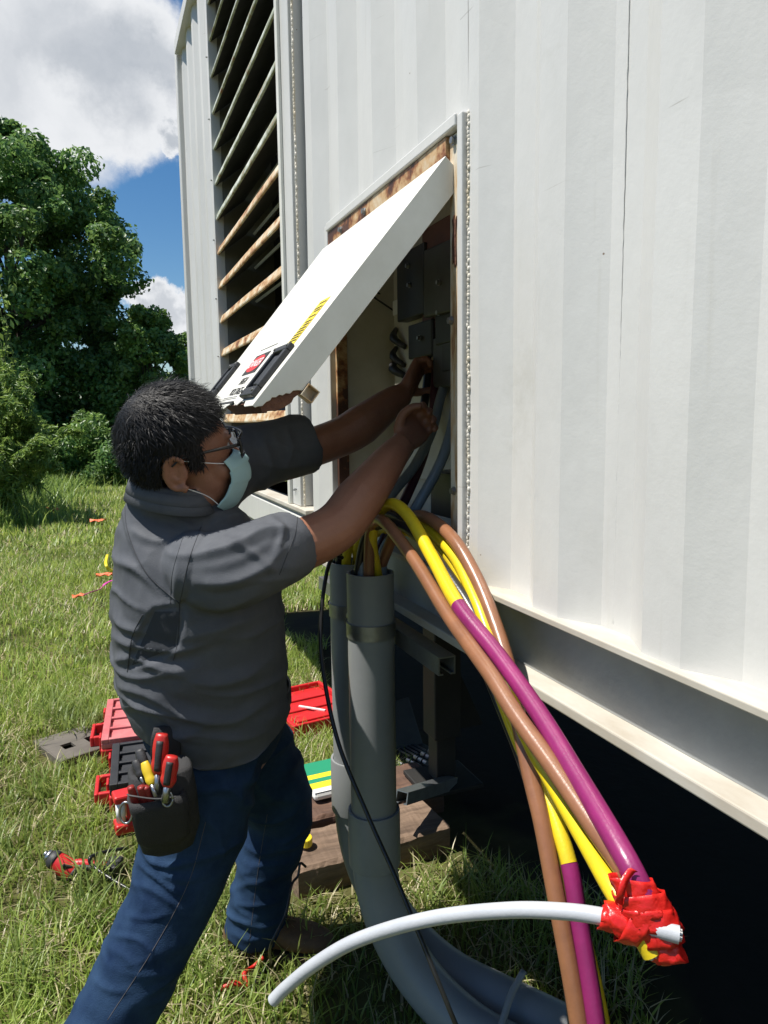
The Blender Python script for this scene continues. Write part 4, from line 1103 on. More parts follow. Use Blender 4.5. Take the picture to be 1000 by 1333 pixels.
shirt = remesh('shirt', shirt_mesh(), .0048, 'shirt_grey', man, it=10, fac=.5, post=folder(shirt_folds, .0018, (26, 26, 15), 5, .006, (3.2, 3.2, 15), polys=[([(170, 600), (159, 640), (164, 690), (190, 745), (236, 785), (250, 730), (268, 680), (250, 640)], .0045), ([(200, 792), (178, 828), (168, 868), (200, 862), (232, 842), (238, 792)], -.007)], hem=lambda V: .800+.014*np.sin(V[:, 0]*17+1.0)+.035*np.clip((.16-V[:, 0])/.15, 0, 1)+.03*np.clip((V[:, 0]-.28)/.1, 0, 1)))
def bvh(o):
    me = o.data; return BVHTree.FromPolygons([v.co[:] for v in me.vertices], [p.vertices[:] for p in me.polygons])
def drape(tree_, poly, off=.0008, n=10):
    out = []
    for q in spl(poly, n):
        h = tree_.ray_cast(Vector(CAM), Vector(ray(q[0], q[1])).normalized())
        if h[0] is not None: out.append(np.array(h[0])+np.array(h[1])*off)
    return out
def seam(o, poly, m, r=.0012, nm='seam', n=10, off=.0001):
    P = drape(bvh_cache[o.name], poly, off, n)
    if len(P) > 3:
        P = np.array(P); P[1:-1] = (P[:-2]+P[1:-1]*2+P[2:])/4
        mb = MB(); mb.tube(P, r, 6); return mb.obj(nm, m, o, smooth=True)
bvh_cache = {'shirt': bvh(shirt)}
seam(shirt, [(163, 640), (166, 690), (190, 745), (234, 786)], 'stitch', .0012, 'yoke_piping', 24)
seam(shirt, [(234, 786), (246, 730), (262, 686)], 'stitch', .0009, 'armhole_seam', 24); seam(shirt, [(234, 786), (232, 830), (226, 860)], 'stitch', .0009, 'side_seam', 24)
seam(shirt, [(186, 800), (172, 830), (166, 875)], 'stitch', .0012, 'vent_edge', 24); seam(shirt, [(388, 670), (384, 695), (374, 722), (364, 748)], 'stitch', .0008, 'cuff_seam', 24)
seam(shirt, [(238, 700), (225, 745), (222, 786)], 'stitch', .0008, 'armhole_seam', 24)
G = []
for u_ in np.linspace(0, 1, 12):
    row = []
    for v_ in np.linspace(0, 1, 12):
        a_ = np.array([202, 796])*(1-v_)+np.array([172, 866])*v_; b_ = np.array([234, 796])*(1-v_)+np.array([228, 842])*v_; q_ = a_*(1-u_)+b_*u_
        h_ = bvh_cache['shirt'].ray_cast(Vector(CAM), Vector(ray(*q_)).normalized()); row.append(np.array(h_[0])+np.array(h_[1])*.0006)
    G.append(row)
mb = MB(); mb.grid(G); mb.obj('vent_mesh', 'shirt_dark', shirt, smooth=True)
# collar
mb = MB(); G = []
for q in np.linspace(-2.75, 2.75, 40):
    u = math.pi-q; ex = 1+.10*math.cos(q)
    a = np.array([.148+.085*math.cos(u)*ex, 1.580+.098*math.sin(u), 1.352+.012*math.cos(u)*-1+.16*(.098*math.sin(u))]); 
    b = a*1.0; b[2] += .036; b[0] = .148+(b[0]-.148)*.86; b[1] = 1.58+(b[1]-1.58)*.84
    c = b.copy(); c[2] -= .006; c[0] = .148+(c[0]-.148)*1.06; c[1] = 1.58+(c[1]-1.58)*1.06
    e = a.copy(); e[0] = .148+(e[0]-.148)*1.08; e[1] = 1.58+(e[1]-1.58)*1.08; e[2] -= .016
    G.append([a, (a+b)/2, b, c, (c+e)/2, e])
mb.grid(G); col_ = mb.obj('collar', 'shirt_grey', shirt, smooth=True); s_ = col_.modifiers.new('s', 'SOLIDIFY'); s_.thickness = .003

# jeans
jean_folds = [([(186, 1092), (196, 1118), (214, 1128), (238, 1126)], .009, 4), ([(182, 1124), (200, 1140), (224, 1158), (240, 1166)], .008, 4), ([(150, 1218), (178, 1222), (196, 1236), (200, 1256)], .006, 4), ([(180, 1112), (205, 1135), (240, 1146), (275, 1138)], .006, 5), ([(172, 1150), (198, 1158), (228, 1178), (250, 1200)], .006, 5), ([(160, 1190), (190, 1196), (222, 1190)], .004, 4), ([(140, 1232), (170, 1250), (190, 1282)], .005, 6),
    ([(118, 1272), (142, 1288), (168, 1290)], .004, 5), ([(312, 1096), (342, 1112), (388, 1098)], .006, 6), ([(304, 1158), (330, 1150), (362, 1162)], .005, 5), ([(302, 1192), (335, 1206), (362, 1200)], .006, 5), ([(300, 1215), (325, 1222), (355, 1216)], .006, 5),
    ([(325, 1010), (360, 1040), (402, 1040)], .007, 7), ([(270, 1000), (300, 1030), (330, 1045)], .006, 7), ([(262, 1060), (285, 1085), (292, 1120)], .006, 6)]
def jeans_mesh():
    mb = MB(); mb.ell((.222, 1.70, .815), (.165, .190, .130), None, 30, 16)
    mb.tube(spl([(.200, 1.610, .80), (.158, 1.588, .62), (.090, 1.562, .46), (-.015, 1.543, .29), (-.128, 1.518, .085)], 7), [.118, .112, .092, .086, .088], 24)
    mb.tube(spl([(.255, 1.79, .80), (.345, 1.868, .62), (.415, 1.912, .44), (.380, 1.945, .26), (.342, 1.966, .06)], 7), [.124, .114, .093, .080, .084], 24)
    return mb
jeans = remesh('jeans', jeans_mesh(), .0052, 'denim', man, it=8, post=folder(jean_folds, .0018, (30, 30, 18), 8, .007, (5, 5, 15)))
bvh_cache['jeans'] = bvh(jeans)
seam(jeans, [(268, 1070), (245, 1150), (200, 1235), (140, 1328)], 'denim_stitch', .0006, 'outseam', 30); seam(jeans, [(348, 1060), (335, 1140), (325, 1225)], 'denim_stitch', .0006, 'outseam', 30)
# belt
mb = MB(); R = []
for dz, k in [(-.018, 1.0), (-.018, 1.03), (.018, 1.03), (.018, 1.0)]:
    R.append([(.22+.178*k*math.cos(q), 1.70+.2*k*math.sin(q), .872+dz) for q in np.linspace(0, 2*math.pi, 36, endpoint=False)])
mb.rings(R+[R[0]], False); mb.obj('belt', 'black_plastic', man, smooth=True)

# boots
def boot(heel, toe, ankle, lab):
    h, t_ = np.array([*heel, 0.]), np.array([*toe, 0.]); u = nrm(t_-h); L = np.linalg.norm(t_-h); s = np.array([-u[1], u[0], 0]); mb = MB()
    ku = lambda q: np.array([math.cos(q), math.sin(q)])
    R = []
    for t, w, z0, z1 in [(.0, .026, .03, .085), (.04, .038, .026, .10), (.16, .042, .024, .13), (.30, .042, .024, .145), (.45, .044, .024, .115), (.62, .050, .024, .092), (.80, .052, .024, .080), (.93, .040, .026, .066), (1.0, .018, .032, .05)]:
        c = h+u*L*t; R.append([c+s*w*math.copysign(abs(a)**.8, a)+np.array([0, 0, (z0+z1)/2+(z1-z0)/2*math.copysign(abs(b)**.8, b)]) for a, b in [ku(q) for q in np.linspace(0, 2*math.pi, 18, endpoint=False)]])
    mb.rings(R); a = np.array(ankle); mb.tube(spl([h+u*L*.2+np.array([0, 0, .08]), (h+u*L*.24+np.array([0, 0, .12])), a+np.array([0, 0, .08])], 4), [.040, .040, .040], 16)
    b = remesh('boot', mb, .006, 'boot_tan', man, it=5, post=lambda V, N: V+N*(.004*(fbm(V*40, 6, 3)-.5))[:, None]); b['label'] = lab
    mb = MB(); P = []
    for t, w in [(-.01, .024), (.05, .040), (.2, .044), (.38, .040), (.6, .052), (.8, .055), (.94, .043), (1.01, .018)]: P.append((t*L, w))
    mb.prism([(a, w) for a, w in P]+[(a, -w) for a, w in P[::-1]], h, u, s, (0, 0, .027)); mb.obj('sole', 'boot_sole', b, bevel=.004)
    mb = MB()
    for k in range(4):
        c = h+u*L*(.34+.085*k)+np.array([0, 0, .150-.017*k]); mb.tube(spl([c-s*.026-np.array([0, 0, .012]), c+np.array([0, 0, .004]), c+s*.026-np.array([0, 0, .012])], 4), .0025, 6)
    mb.obj('lace', 'boot_sole', b, smooth=True)
boot((.270, 2.005), (.548, 1.862), (.338, 1.965, .06), 'tan left work boot in the shade')
boot((-.23, 1.545), (.045, 1.47), (-.128, 1.518, .06), 'tan right work boot below the frame')

# face mask
mid = spl([(.112, 0, .012), (.134, 0, -.008), (.142, 0, -.036), (.132, 0, -.070), (.100, 0, -.108), (.070, 0, -.118)], 8)
n = len(mid); G = []
for a in np.linspace(-1, 1, 25):
    row = []
    for i, m_ in enumerate(mid):
        t = i/(n-1); side = np.array([.068-.030*t+.022*math.sin(math.pi*t), .070-.006*t, .004-.086*t])
        k = abs(a)**1.7; y = math.copysign(side[1]*abs(a)**.85, a)
        x = m_[0]*(1-k)+side[0]*k; z = m_[2]*(1-k*.9)+side[2]*k*.9
        pl = .0060*((t*3.5) % 1-.5)*(1-.5*abs(a))
        row.append(hd(x+pl, y, z+pl*.4))
    G.append(row)
mb = MB(); mb.grid(G); msk = mb.obj('face_mask', 'mask_teal', man, smooth=True); s_ = msk.modifiers.new('s', 'SOLIDIFY'); s_.thickness = .0016
for s in (-1, 1):
    for z0, z1, zz in [(.000, .030, .010), (-.080, -.028, -.060)]:
        mb = MB(); mb.tube(spl([hd(.066 if z0 > -.02 else .040, s*.070, z0), hd(.035 if z0 > -.02 else .02, s*.0775 if z0 > -.02 else s*.068, zz if z0 > -.02 else -.056), hd(-.024, s*.084, z1+(.004 if z0 < -.02 else 0))], 5), .0011, 6); mb.obj('ear_loop', 'elastic', msk, smooth=True)
# safety glasses
gl = MB()
for s in (-1, 1):
    gl.tube(spl([hd(-.040, s*.084, .022), hd(-.015, s*.086, .034), hd(.055, s*.081, .034), hd(.104, s*.068, .030)], 5), [.0018, .0022, .003, .0034], 8)
    gl.tube(spl([hd(.104, s*.068, .042), hd(.107, s*.0675, .026), hd(.106, s*.066, .006)], 4), .0026, 8)
gl.tube(spl([hd(.104, -.068, .043), hd(.124, -.035, .046), hd(.130, 0, .045), hd(.124, .035, .046), hd(.104, .068, .043)], 6), .0022, 8)
glo = gl.obj('safety_glasses', 'frame_black', man, smooth=True)
for s in (-1, 1):
    G = [[hd(.131-.026*(abs(a)/.068)**2-.004*(1-t), s*abs(a), .043-.042*t*(1-.25*(abs(a) < .018))) for t in np.linspace(0, 1, 6)] for a in np.linspace(.006, .067, 9)]
    mb = MB(); mb.grid(G); o = mb.obj('lens', 'lens', glo, smooth=True); s_ = o.modifiers.new('s', 'SOLIDIFY'); s_.thickness = .0014
# clear badge reel / spare goggles on the chest
q = ON(314, 648, 1, 1.60)
# hair: cap plus strands
def hair_mask(p):
    x, y, z = p                                  # head-local
    if z < -.075: return False
    front = .070 + max(0, (z-.10))*.55           # hairline at the forehead
    if x > front and z < .135: return False
    if x > -.006:                                # temple, in front of the ear
        return z > .055+(x-.012)*.65 if x > .022 else z > (.010 if abs(y) > .05 else .05)
    if x > -.054: return z > .044 if abs(y) > .03 else True
    return z > -.070+max(0, (x+.075))*1.6
CC, CRr = np.array([-.006, 0, .060]), np.array([.099, .080, .096])
def scalp(th, ph, off=0):
    dvec = np.array([math.cos(th)*math.cos(ph), math.sin(th)*math.cos(ph), math.sin(ph)])
    p = CC+dvec*(CRr+off); nl = nrm(dvec/CRr)
    if p[2] < .02: p = p.copy(); k = (.02-p[2]); p[0] = max(p[0], -.100+k*.25)
    return p, nl
mb = MB(); G = []
for i, ph in enumerate(np.linspace(-1.1, math.pi/2, 34)):
    row = []
    for th in np.linspace(0, 2*math.pi, 60):
        p, nl = scalp(th, ph); thick = .011 if hair_mask(p) else -.014
        row.append(hd(*(p+nl*thick)))
    G.append(row)
mb.grid(G)
hair = remesh('hair', mb, .006, 'hair', man, it=4, post=lambda V, N: V+N*(.007*(fbm(V*45, 4, 3)-.5))[:, None]) if False else mb.obj('hair', 'hair', man, smooth=True)
rng = np.random.default_rng(77); VV, FF = [], []; o_ = 0; cnt = 0; whorl = np.array([-.08, .01, .125])
while cnt < 19000:
    th, ph = rng.uniform(0, 2*math.pi), math.asin(rng.uniform(-.75, 1)); p, nl = scalp(th, ph)
    if not hair_mask(p): continue
    cnt += 1
    flow = p-whorl; flow -= nl*(flow@nl); flow = nrm(flow+np.array([.25, 0, -.35])*.12)
    if p[2] < .075: flow = nrm(np.array([-.35, 0, -1.]))
    flow = nrm(flow+rng.normal(0, .36, 3)); L = rng.uniform(.018, .038)*(.55 if p[2] < .075 else 1); lift = rng.uniform(.25, 1.05)*(.5 if p[2] < .075 else 1)
    root = p+nl*rng.uniform(.006, .013); w = np.cross(nl, flow); w = nrm(w)*rng.uniform(.0004, .0008)
    cur = flow*1.0; q = [root]
    for k in range(3):
        v = nrm(cur+nl*lift*(.75-.55*k)+np.array([0, 0, -.12*k])); q.append(q[-1]+v*L/3)
    pts = [hd(*(q[0]-w)), hd(*(q[0]+w)), hd(*(q[1]-w)), hd(*(q[1]+w)), hd(*(q[2]-w*.7)), hd(*(q[2]+w*.7)), hd(*q[3])]
    VV += pts; FF.append(o_); o_ += 7
FF = np.array(FF)[:, None]
me = fastmesh('hair_strands', np.array(VV), [np.concatenate([FF+np.array([[0, 1, 3, 2]]), FF+np.array([[2, 3, 5, 4]])]), FF+np.array([[4, 5, 6]])])
hs_ = link('hair_strands', me, 'hair'); hs_.parent = hair; hs_['kind'] = 'stuff'
# ------------------------------------------------------------------ cables
def cable_mat(nm, c, c2, rough=.32): mat(nm, c, rough, c2, 18, bump=.05, bscale=250, spec=.5)
cable_mat('cable_brown', (.27, .118, .056), (.20, .088, .045)); cable_mat('cable_yellow', (.72, .54, .012), (.56, .41, .02))
cable_mat('cable_purple', (.25, .018, .115), (.18, .014, .085)); cable_mat('cable_black', (.014, .014, .015), (.022, .022, .022))
cable_mat('cable_grey', (.20, .235, .25), (.17, .20, .21)); cable_mat('cable_white', (.44, .46, .49), (.39, .41, .44), .4)
cable_mat('cable_purple_shade', (.07, .018, .03), (.05, .013, .024))  # shaded version of the purple, darkness put into the colour
mat('copper_strand', (.5, .5, .5), .4, (.3, .28, .25), 60, metal=1)
RC = .0135
def cable(nm, pts, r, segs, label, group='large power cables hanging from the conduits', pre=None, cut=False):
    """pts: (pixel x, pixel y, depth); segs: [(material, start point index)] - later lengths carry coloured phase sleeve"""
    W = [np.array(p, float) for p in (pre or [])]+[PD(*p) for p in pts]
    P = spl(W, 10); t = thing(nm, tuple(P[0]), label, 'cable', group)
    for k, (m, i0) in enumerate(segs):
        a = int((i0+len(pre or []))*10) if k else 0; b = int((segs[k+1][1]+len(pre or []))*10)+1 if k+1 < len(segs) else len(P)
        mb = MB(); mb.tube(P[a:b], r*(1.0 if k == 0 else 1.07), 16); mb.obj('insulation' if k == 0 else 'sleeve', m, t, smooth=True).modifiers.new('e', 'EDGE_SPLIT')
    if cut:
        d = nrm(P[-1]-P[-3]); mb = MB(); s, u, _ = frame(d)
        for a_, q in [(0, 0)]+[(.62, k*math.pi/3) for k in range(6)]:
            c = P[-1]+r*.75*a_*(math.cos(q)*s+math.sin(q)*u); mb.tube([c-d*.004, c+d*.003], r*.24, 8)
        mb.obj('conductor', 'copper_strand', t)
    return t
m1 = lambda dx, dy: [(CX1+dx, CY1+dy, .95), (CX1+dx, CY1+dy, 1.10)]
m2 = lambda dx, dy: [(CX2+dx, CY2+dy, .95), (CX2+dx, CY2+dy, 1.10)]
cable('power_cable', [(482, 700, 1.755), (490, 678, 1.71), (505, 684, 1.63), (540, 730, 1.50), (580, 795, 1.36), (610, 838, 1.27), (640, 880, 1.19), (670, 928, 1.12), (720, 998, 1.03), (772, 1074, .945), (802, 1116, .90), (834, 1162, .862), (856, 1206, .848)], RC, [('cable_brown', 0)],
      'brown power cable nearest the camera, running from the conduit down into the red tape', pre=m1(-.012, -.022))
cable('power_cable', [(484, 706, 1.76), (492, 670, 1.715), (510, 656, 1.67), (532, 672, 1.60), (562, 724, 1.48), (597, 788, 1.345), (646, 850, 1.235), (700, 926, 1.115), (752, 1011, 1.0), (800, 1092, .905), (824, 1136, .868), (848, 1186, .85)], RC, [('cable_yellow', 0), ('cable_purple', 5)],
      'yellow power cable that turns magenta half way and ends in the red tape', pre=m1(.018, -.006))
cable('power_cable', [(456, 706, 1.93), (478, 676, 1.87), (520, 668, 1.76), (552, 684, 1.64), (590, 722, 1.50), (618, 778, 1.39), (636, 826, 1.325), (660, 900, 1.235), (690, 966, 1.14), (718, 1016, 1.07), (762, 1094, .965), (798, 1158, .885), (826, 1200, .855), (850, 1242, .843)], RC*.92, [('cable_yellow', 0)],
      'yellow power cable behind the front pair, its cut end showing below the red tape', pre=m2(-.02, -.02), cut=True)
cable('power_cable', [(506, 712, 1.80), (520, 684, 1.74), (540, 672, 1.68), (562, 677, 1.60), (592, 704, 1.49), (620, 752, 1.41), (642, 806, 1.34), (660, 862, 1.28), (674, 930, 1.21), (690, 1006, 1.16), (706, 1072, 1.12), (724, 1166, 1.08), (742, 1262, 1.05), (756, 1345, 1.03), (768, 1430, 1.01)], RC, [('cable_brown', 0)],
      'far brown power cable that drops straight out of the bottom of the picture', pre=m1(.022, .012))
cable('power_cable', [(466, 708, 1.92), (492, 684, 1.85), (530, 680, 1.74), (568, 704, 1.60), (600, 752, 1.47), (628, 822, 1.37), (650, 890, 1.30), (674, 950, 1.24), (698, 1002, 1.18), (720, 1058, 1.13), (741, 1124, 1.085), (752, 1186, 1.065), (764, 1256, 1.045), (776, 1333, 1.025), (786, 1420, 1.01)], RC*.9, [('cable_yellow', 0), ('cable_purple', 10)],
      'yellow power cable with a magenta lower length beside the straight brown one', pre=m2(.018, -.012))
cable('power_cable', [(476, 708, 1.90), (500, 690, 1.84), (540, 696, 1.73), (580, 736, 1.58), (612, 800, 1.47), (644, 886, 1.38), (676, 968, 1.30), (708, 1040, 1.22), (735, 1120, 1.14), (752, 1190, 1.10), (769, 1260, 1.075), (785, 1340, 1.05), (796, 1430, 1.03)], RC*.85, [('cable_yellow', 0)],
      'thin yellow power cable showing right of the magenta length at the bottom edge', pre=m2(.02, .018))
cable('power_cable', [(474, 706, 1.78), (488, 686, 1.74), (515, 682, 1.66), (548, 702, 1.56), (592, 760, 1.43), (620, 806, 1.36), (640, 856, 1.31), (664, 920, 1.26), (690, 1000, 1.22), (712, 1090, 1.19), (728, 1180, 1.16), (744, 1290, 1.13), (755, 1400, 1.1)], RC*.82, [('cable_black', 0)],
      'black power cable squeezed between the two yellow ones', pre=m1(-.03, .012))
cable('power_cable', [(448, 706, 1.95), (456, 684, 1.90), (480, 672, 1.82), (515, 672, 1.74), (560, 712, 1.61), (600, 790, 1.50), (640, 890, 1.41), (680, 990, 1.32), (712, 1090, 1.24), (735, 1200, 1.17), (760, 1340, 1.11), (768, 1430, 1.1)], RC*.8, [('cable_black', 0)],
      'black power cable leaving the farther conduit, mostly hidden by the others', pre=m2(-.035, .0))
GG = 'cables pulled up into the hatch'
cable('feeder_cable', [(474, 712, 1.80), (488, 672, 1.80), (514, 638, 1.83), (540, 606, 1.87), (562, 562, 1.91), (573, 520, 1.95), (579, 498, 1.98), (581, 470, 2.0)], RC*.95, [('cable_grey', 0)],
      'grey feeder cable in the worker\'s right hand, rising out of the conduit into the hatch', group=GG, pre=m1(-.022, .0))
cable('feeder_cable', [(500, 716, 1.82), (528, 682, 1.79), (548, 650, 1.78), (572, 606, 1.80), (586, 566, 1.83), (593, 530, 1.86), (596, 500, 1.9)], RC*.95, [('cable_grey', 0)],
      'second grey feeder cable, against the right jamb of the hatch', group=GG, pre=m1(.03, -.004))
cable('feeder_cable', [(496, 712, 1.84), (514, 676, 1.84), (532, 640, 1.87), (550, 596, 1.92), (562, 550, 1.97), (566, 512, 2.0), (568, 480, 2.03)], RC*.95, [('cable_purple_shade', 0)],
      'purple feeder cable, darkened in colour for shade, between the two grey ones', group=GG, pre=m1(.012, .028))
cable('feeder_cable', [(444, 708, 1.97), (462, 672, 1.93), (492, 640, 1.95), (520, 606, 1.98), (545, 560, 2.03), (556, 500, 2.07), (557, 460, 2.08)], RC*.9, [('cable_black', 0)],
      'black feeder cable passing behind the worker\'s forearms', group=GG, pre=m2(-.03, .022))
cable('loose_cable', [(356, 1302, 1.13), (372, 1286, 1.12), (412, 1254, 1.085), (470, 1222, 1.04), (560, 1196, .985), (660, 1185, .93), (740, 1187, .89), (800, 1196, .862), (846, 1207, .842), (884, 1217, .832)], .0097, [('cable_white', 0)],
      'pale grey cable arching out to the left from the red tape', group='cables tied in the red tape', cut=True)
# red tape binding the ends
def tape_mesh():
    mb = MB(); mb.tube(spl([PD(818, 1140, .868), PD(832, 1168, .857), PD(850, 1204, .848), PD(868, 1240, .842), PD(874, 1252, .84)], 5), [.015, .020, .022, .018, .013], 20, flat=.62, hint=tuple(FW))
    mb.tube(spl([PD(788, 1194, .866), PD(815, 1199, .858), PD(840, 1207, .850), PD(858, 1212, .845)], 5), [.0115, .017, .018, .0100], 18, flat=.75)
    return mb
def crump(V, N):
    r = 1-np.abs(2*fbm((V@np.stack([RT, UP, FW], 1))*np.array([55, 22, 30])+(V@RT)[:, None]*np.array([0, 25, 0]), 3, 2)-1); return V+N*(.002*(np.clip((r-.5)/.5, 0, 1)**2-.4))[:, None]
mat('tape_red', (.60, .016, .012), .30, (.50, .012, .010), 20, bump=.2, bscale=70, spec=.55)
mat('tape_red_back', (.42, .012, .010), .4)
tape = thing('tape_wrap', tuple(PD(850, 1200, .848)), 'red electrical tape binding the cable ends together', 'tape')
remesh('core_wrap', tape_mesh(), .0028, 'tape_red', tape, it=6, post=crump)
def band(c, axis, wide, deep, width, tilt, seed, turns=1.08, nm='tape_turn'):
    """one turn of tape round the bundle: a thin ribbon on an ellipse, creased at random"""
    rng = np.random.default_rng(seed); axis = nrm(axis); s = nrm(np.cross(axis, FW)); f = np.cross(s, axis); G = []
    ph = rng.uniform(0, 6.28, 4); n = 46
    for k in range(n+1):
        q = 2*math.pi*turns*k/n+seed
        crk = 1+.022*math.sin(5*q+ph[0])+.012*math.sin(11*q+ph[1]); p = c+s*wide*crk*math.cos(q)+f*deep*crk*math.sin(q)+axis*math.tan(tilt)*wide*math.cos(q)
        row = []
        for j in np.linspace(-.5, .5, 6): row.append(p+axis*width*j*(1+.06*math.sin(3*q+ph[2]))+(s*math.cos(q)+f*math.sin(q))*(.0010*math.sin(9*j+7*q+ph[3])+.0004*seed % .001))
        G.append(row)
    mb = MB(); mb.grid(G); o = mb.obj(nm, 'tape_red', tape, smooth=True); z = o.modifiers.new('s', 'SOLIDIFY'); z.thickness = .0006
A_, B_ = PD(822, 1146, .862), PD(874, 1252, .841); axm = B_-A_
for k, (t_, w_, d_, ti) in enumerate([(.10, .022, .016, 28), (.28, .027, .019, 20), (.46, .029, .020, 24), (.64, .025, .0175, 14), (.84, .019, .015, 18)]):
    band(A_+axm*t_, axm, w_, d_, .026, rad(ti), k+1)
A2, B2 = PD(790, 1195, .864), PD(866, 1213, .843); axm = B2-A2
for k, (t_, w_, d_, ti) in enumerate([(.08, .0135, .0125, 10), (.28, .018, .016, -28), (.50, .023, .018, 24)]):
    band(A2+axm*t_, axm, w_, d_, .024, rad(ti), k+11)
# loose tag of tape standing up beside the brown cable
G = [[PD(806+x+w*9, 1176-y+w*5, .846-.006*math.sin(y*.1)) for w in (-.5, 0, .5)] for x, y in [(0, 0), (2, 12), (5, 24), (9, 34), (16, 43), (20, 44)]]
mb = MB(); mb.grid(G); o = mb.obj('loose_tag', 'tape_red', tape, smooth=True); z = o.modifiers.new('s', 'SOLIDIFY'); z.thickness = .0008
# thin black cord
mb = MB(); mb.tube(spl([PD(446, 726, 1.93), PD(434, 724, 1.90), PD(425, 748, 1.84), PD(418, 805, 1.795), PD(420, 868, 1.77), PD(440, 965, 1.715), PD(480, 1064, 1.65), PD(515, 1142, 1.60), PD(548, 1222, 1.55), PD(578, 1296, 1.52), PD(602, 1352, 1.52), PD(640, 1420, 1.55)], 10), .0052, 10)
o = link('black_cord', mb.mesh(), 'cable_black', smooth=True); setp(o, 'thin black cord hanging across the front of the grey conduits', 'cord')
g0 = ON(352, 1258, 2, .02)
mb = MB(); mb.tube(spl([PD(398, 1128, 2.02), PD(391, 1124, 2.0), PD(388, 1140, 1.99), PD(380, 1152, 1.97), PD(372, 1190, 1.9), PD(352, 1232, 1.86), g0, ON(335, 1272, 2, .015), ON(330, 1290, 2, .012)], 8), .0035, 8)
o = link('black_cord', mb.mesh(), 'cable_black', smooth=True); setp(o, 'thin black lead looping down beside the worker\'s front boot', 'cord')
mat('cord_red', (.55, .02, .012), .5, (.4, .015, .01), 20)
mb = MB(); mb.tube(spl([ON(343, 1246, 2, .05), ON(330, 1258, 2, .03), ON(318, 1268, 2, .035), ON(322, 1284, 2, .02), ON(304, 1280, 2, .03), ON(286, 1288, 2, .02)], 8), [.006, .005, .007, .004, .008, .007], 8)
o = link('red_lead', mb.mesh(), 'cord_red', smooth=True); setp(o, 'short red lead lying in the grass in front of the worker\'s front boot', 'lead')
# ------------------------------------------------------------------ tool pouch and tools on the belt
mat('nylon_black', (.012, .012, .013), .75, (.022, .022, .024), 18, bump=.3, bscale=500)
mat('nylon_grey', (.06, .06, .062), .7); mat('grip_red', (.50, .022, .018), .38, (.42, .02, .016), 20); mat('grip_dark_red', (.22, .02, .016), .45); mat('grip_yellow', (.62, .44, .02), .45)
mat('tool_red', (.55, .020, .022), .42, (.48, .018, .02), 9, bump=.06, bscale=200); mat('tool_black', (.018, .018, .020), .55, (.03, .03, .032), 14, bump=.1, bscale=200)
mat('lid_pink', (.50, .10, .11), .25, (.55, .20, .2), 7); mat('tray_brown', (.13, .115, .095), .7, (.09, .08, .066), 9)
mat('green_print', (.02, .25, .13), .5); mat('yellow_print', (.75, .60, .03), .5); mat('paper_white', (.75, .75, .72), .6); mat('flag_orange', (.75, .16, .06), .6); mat('flag_pink', (.55, .05, .30), .6)
pc = ON(213, 1040, 1, 1.44); PY = 1.452
t = thing('tool_pouch', (pc[0], PY, pc[2]-.12), 'black nylon tool pouch full of hand tools on the worker\'s right hip', 'tool pouch')
def pouch_ring(px0, px1, py, Y, dep, n=22, ex=.55):
    a, b = ON(px0, py, 1, Y), ON(px1, py, 1, Y); c = (a+b)/2; w = abs(b[0]-a[0])/2
    return [(c[0]+w*math.copysign(abs(math.cos(q))**ex, math.cos(q)), Y+dep*math.copysign(abs(math.sin(q))**ex, math.sin(q)), c[2]) for q in np.linspace(0, 2*math.pi, n, endpoint=False)]
mb = MB(); mb.rings([pouch_ring(200, 238, 1106, 1.462, .020), pouch_ring(184, 252, 1098, 1.46, .032), pouch_ring(174, 260, 1070, 1.455, .042), pouch_ring(168, 256, 1030, 1.452, .046), pouch_ring(166, 250, 1000, 1.456, .042), pouch_ring(172, 246, 996, 1.456, .036), pouch_ring(176, 240, 1020, 1.456, .03)])
mb.obj('body', 'nylon_black', t, smooth=True)
mb = MB(); mb.rings([pouch_ring(190, 238, 1098, 1.418, .012), pouch_ring(178, 248, 1088, 1.412, .020), pouch_ring(168, 246, 1046, 1.408, .026), pouch_ring(165, 240, 1034, 1.408, .026), pouch_ring(170, 236, 1036, 1.408, .020), pouch_ring(176, 230, 1052, 1.408, .016)])
mb.obj('front_pocket', 'nylon_black', t, smooth=True)
mb = MB(); mb.rings([pouch_ring(196, 236, 1000, 1.492, .006), pouch_ring(196, 236, 960, 1.498, .006), pouch_ring(200, 232, 945, 1.50, .005)]); mb.obj('hanger', 'nylon_black', t, smooth=True)
mb = MB(); q = ON(218, 1040, 1, 1.374); mb.tube([q+RT*.010*math.cos(a)+UP*.014*math.sin(a) for a in np.linspace(0, 2*math.pi, 20)], .002, 8)
q = ON(164, 1058, 1, 1.40); mb.tube([q+RT*.012*math.cos(a)+UP*.02*math.sin(a) for a in np.linspace(0.4, 2*math.pi+.2, 20)], .0022, 8)
mb.obj('snap_ring', 'steel', t, smooth=True)
mb = MB(); mb.tube(spl([ON(166, 1034, 1, 1.408), ON(172, 1036, 1, 1.388), ON(205, 1040, 1, 1.380), ON(232, 1036, 1, 1.388), ON(240, 1033, 1, 1.408)], 5), .0020, 8, flat=.6); mb.obj('binding', 'nylon_grey', t, smooth=True)
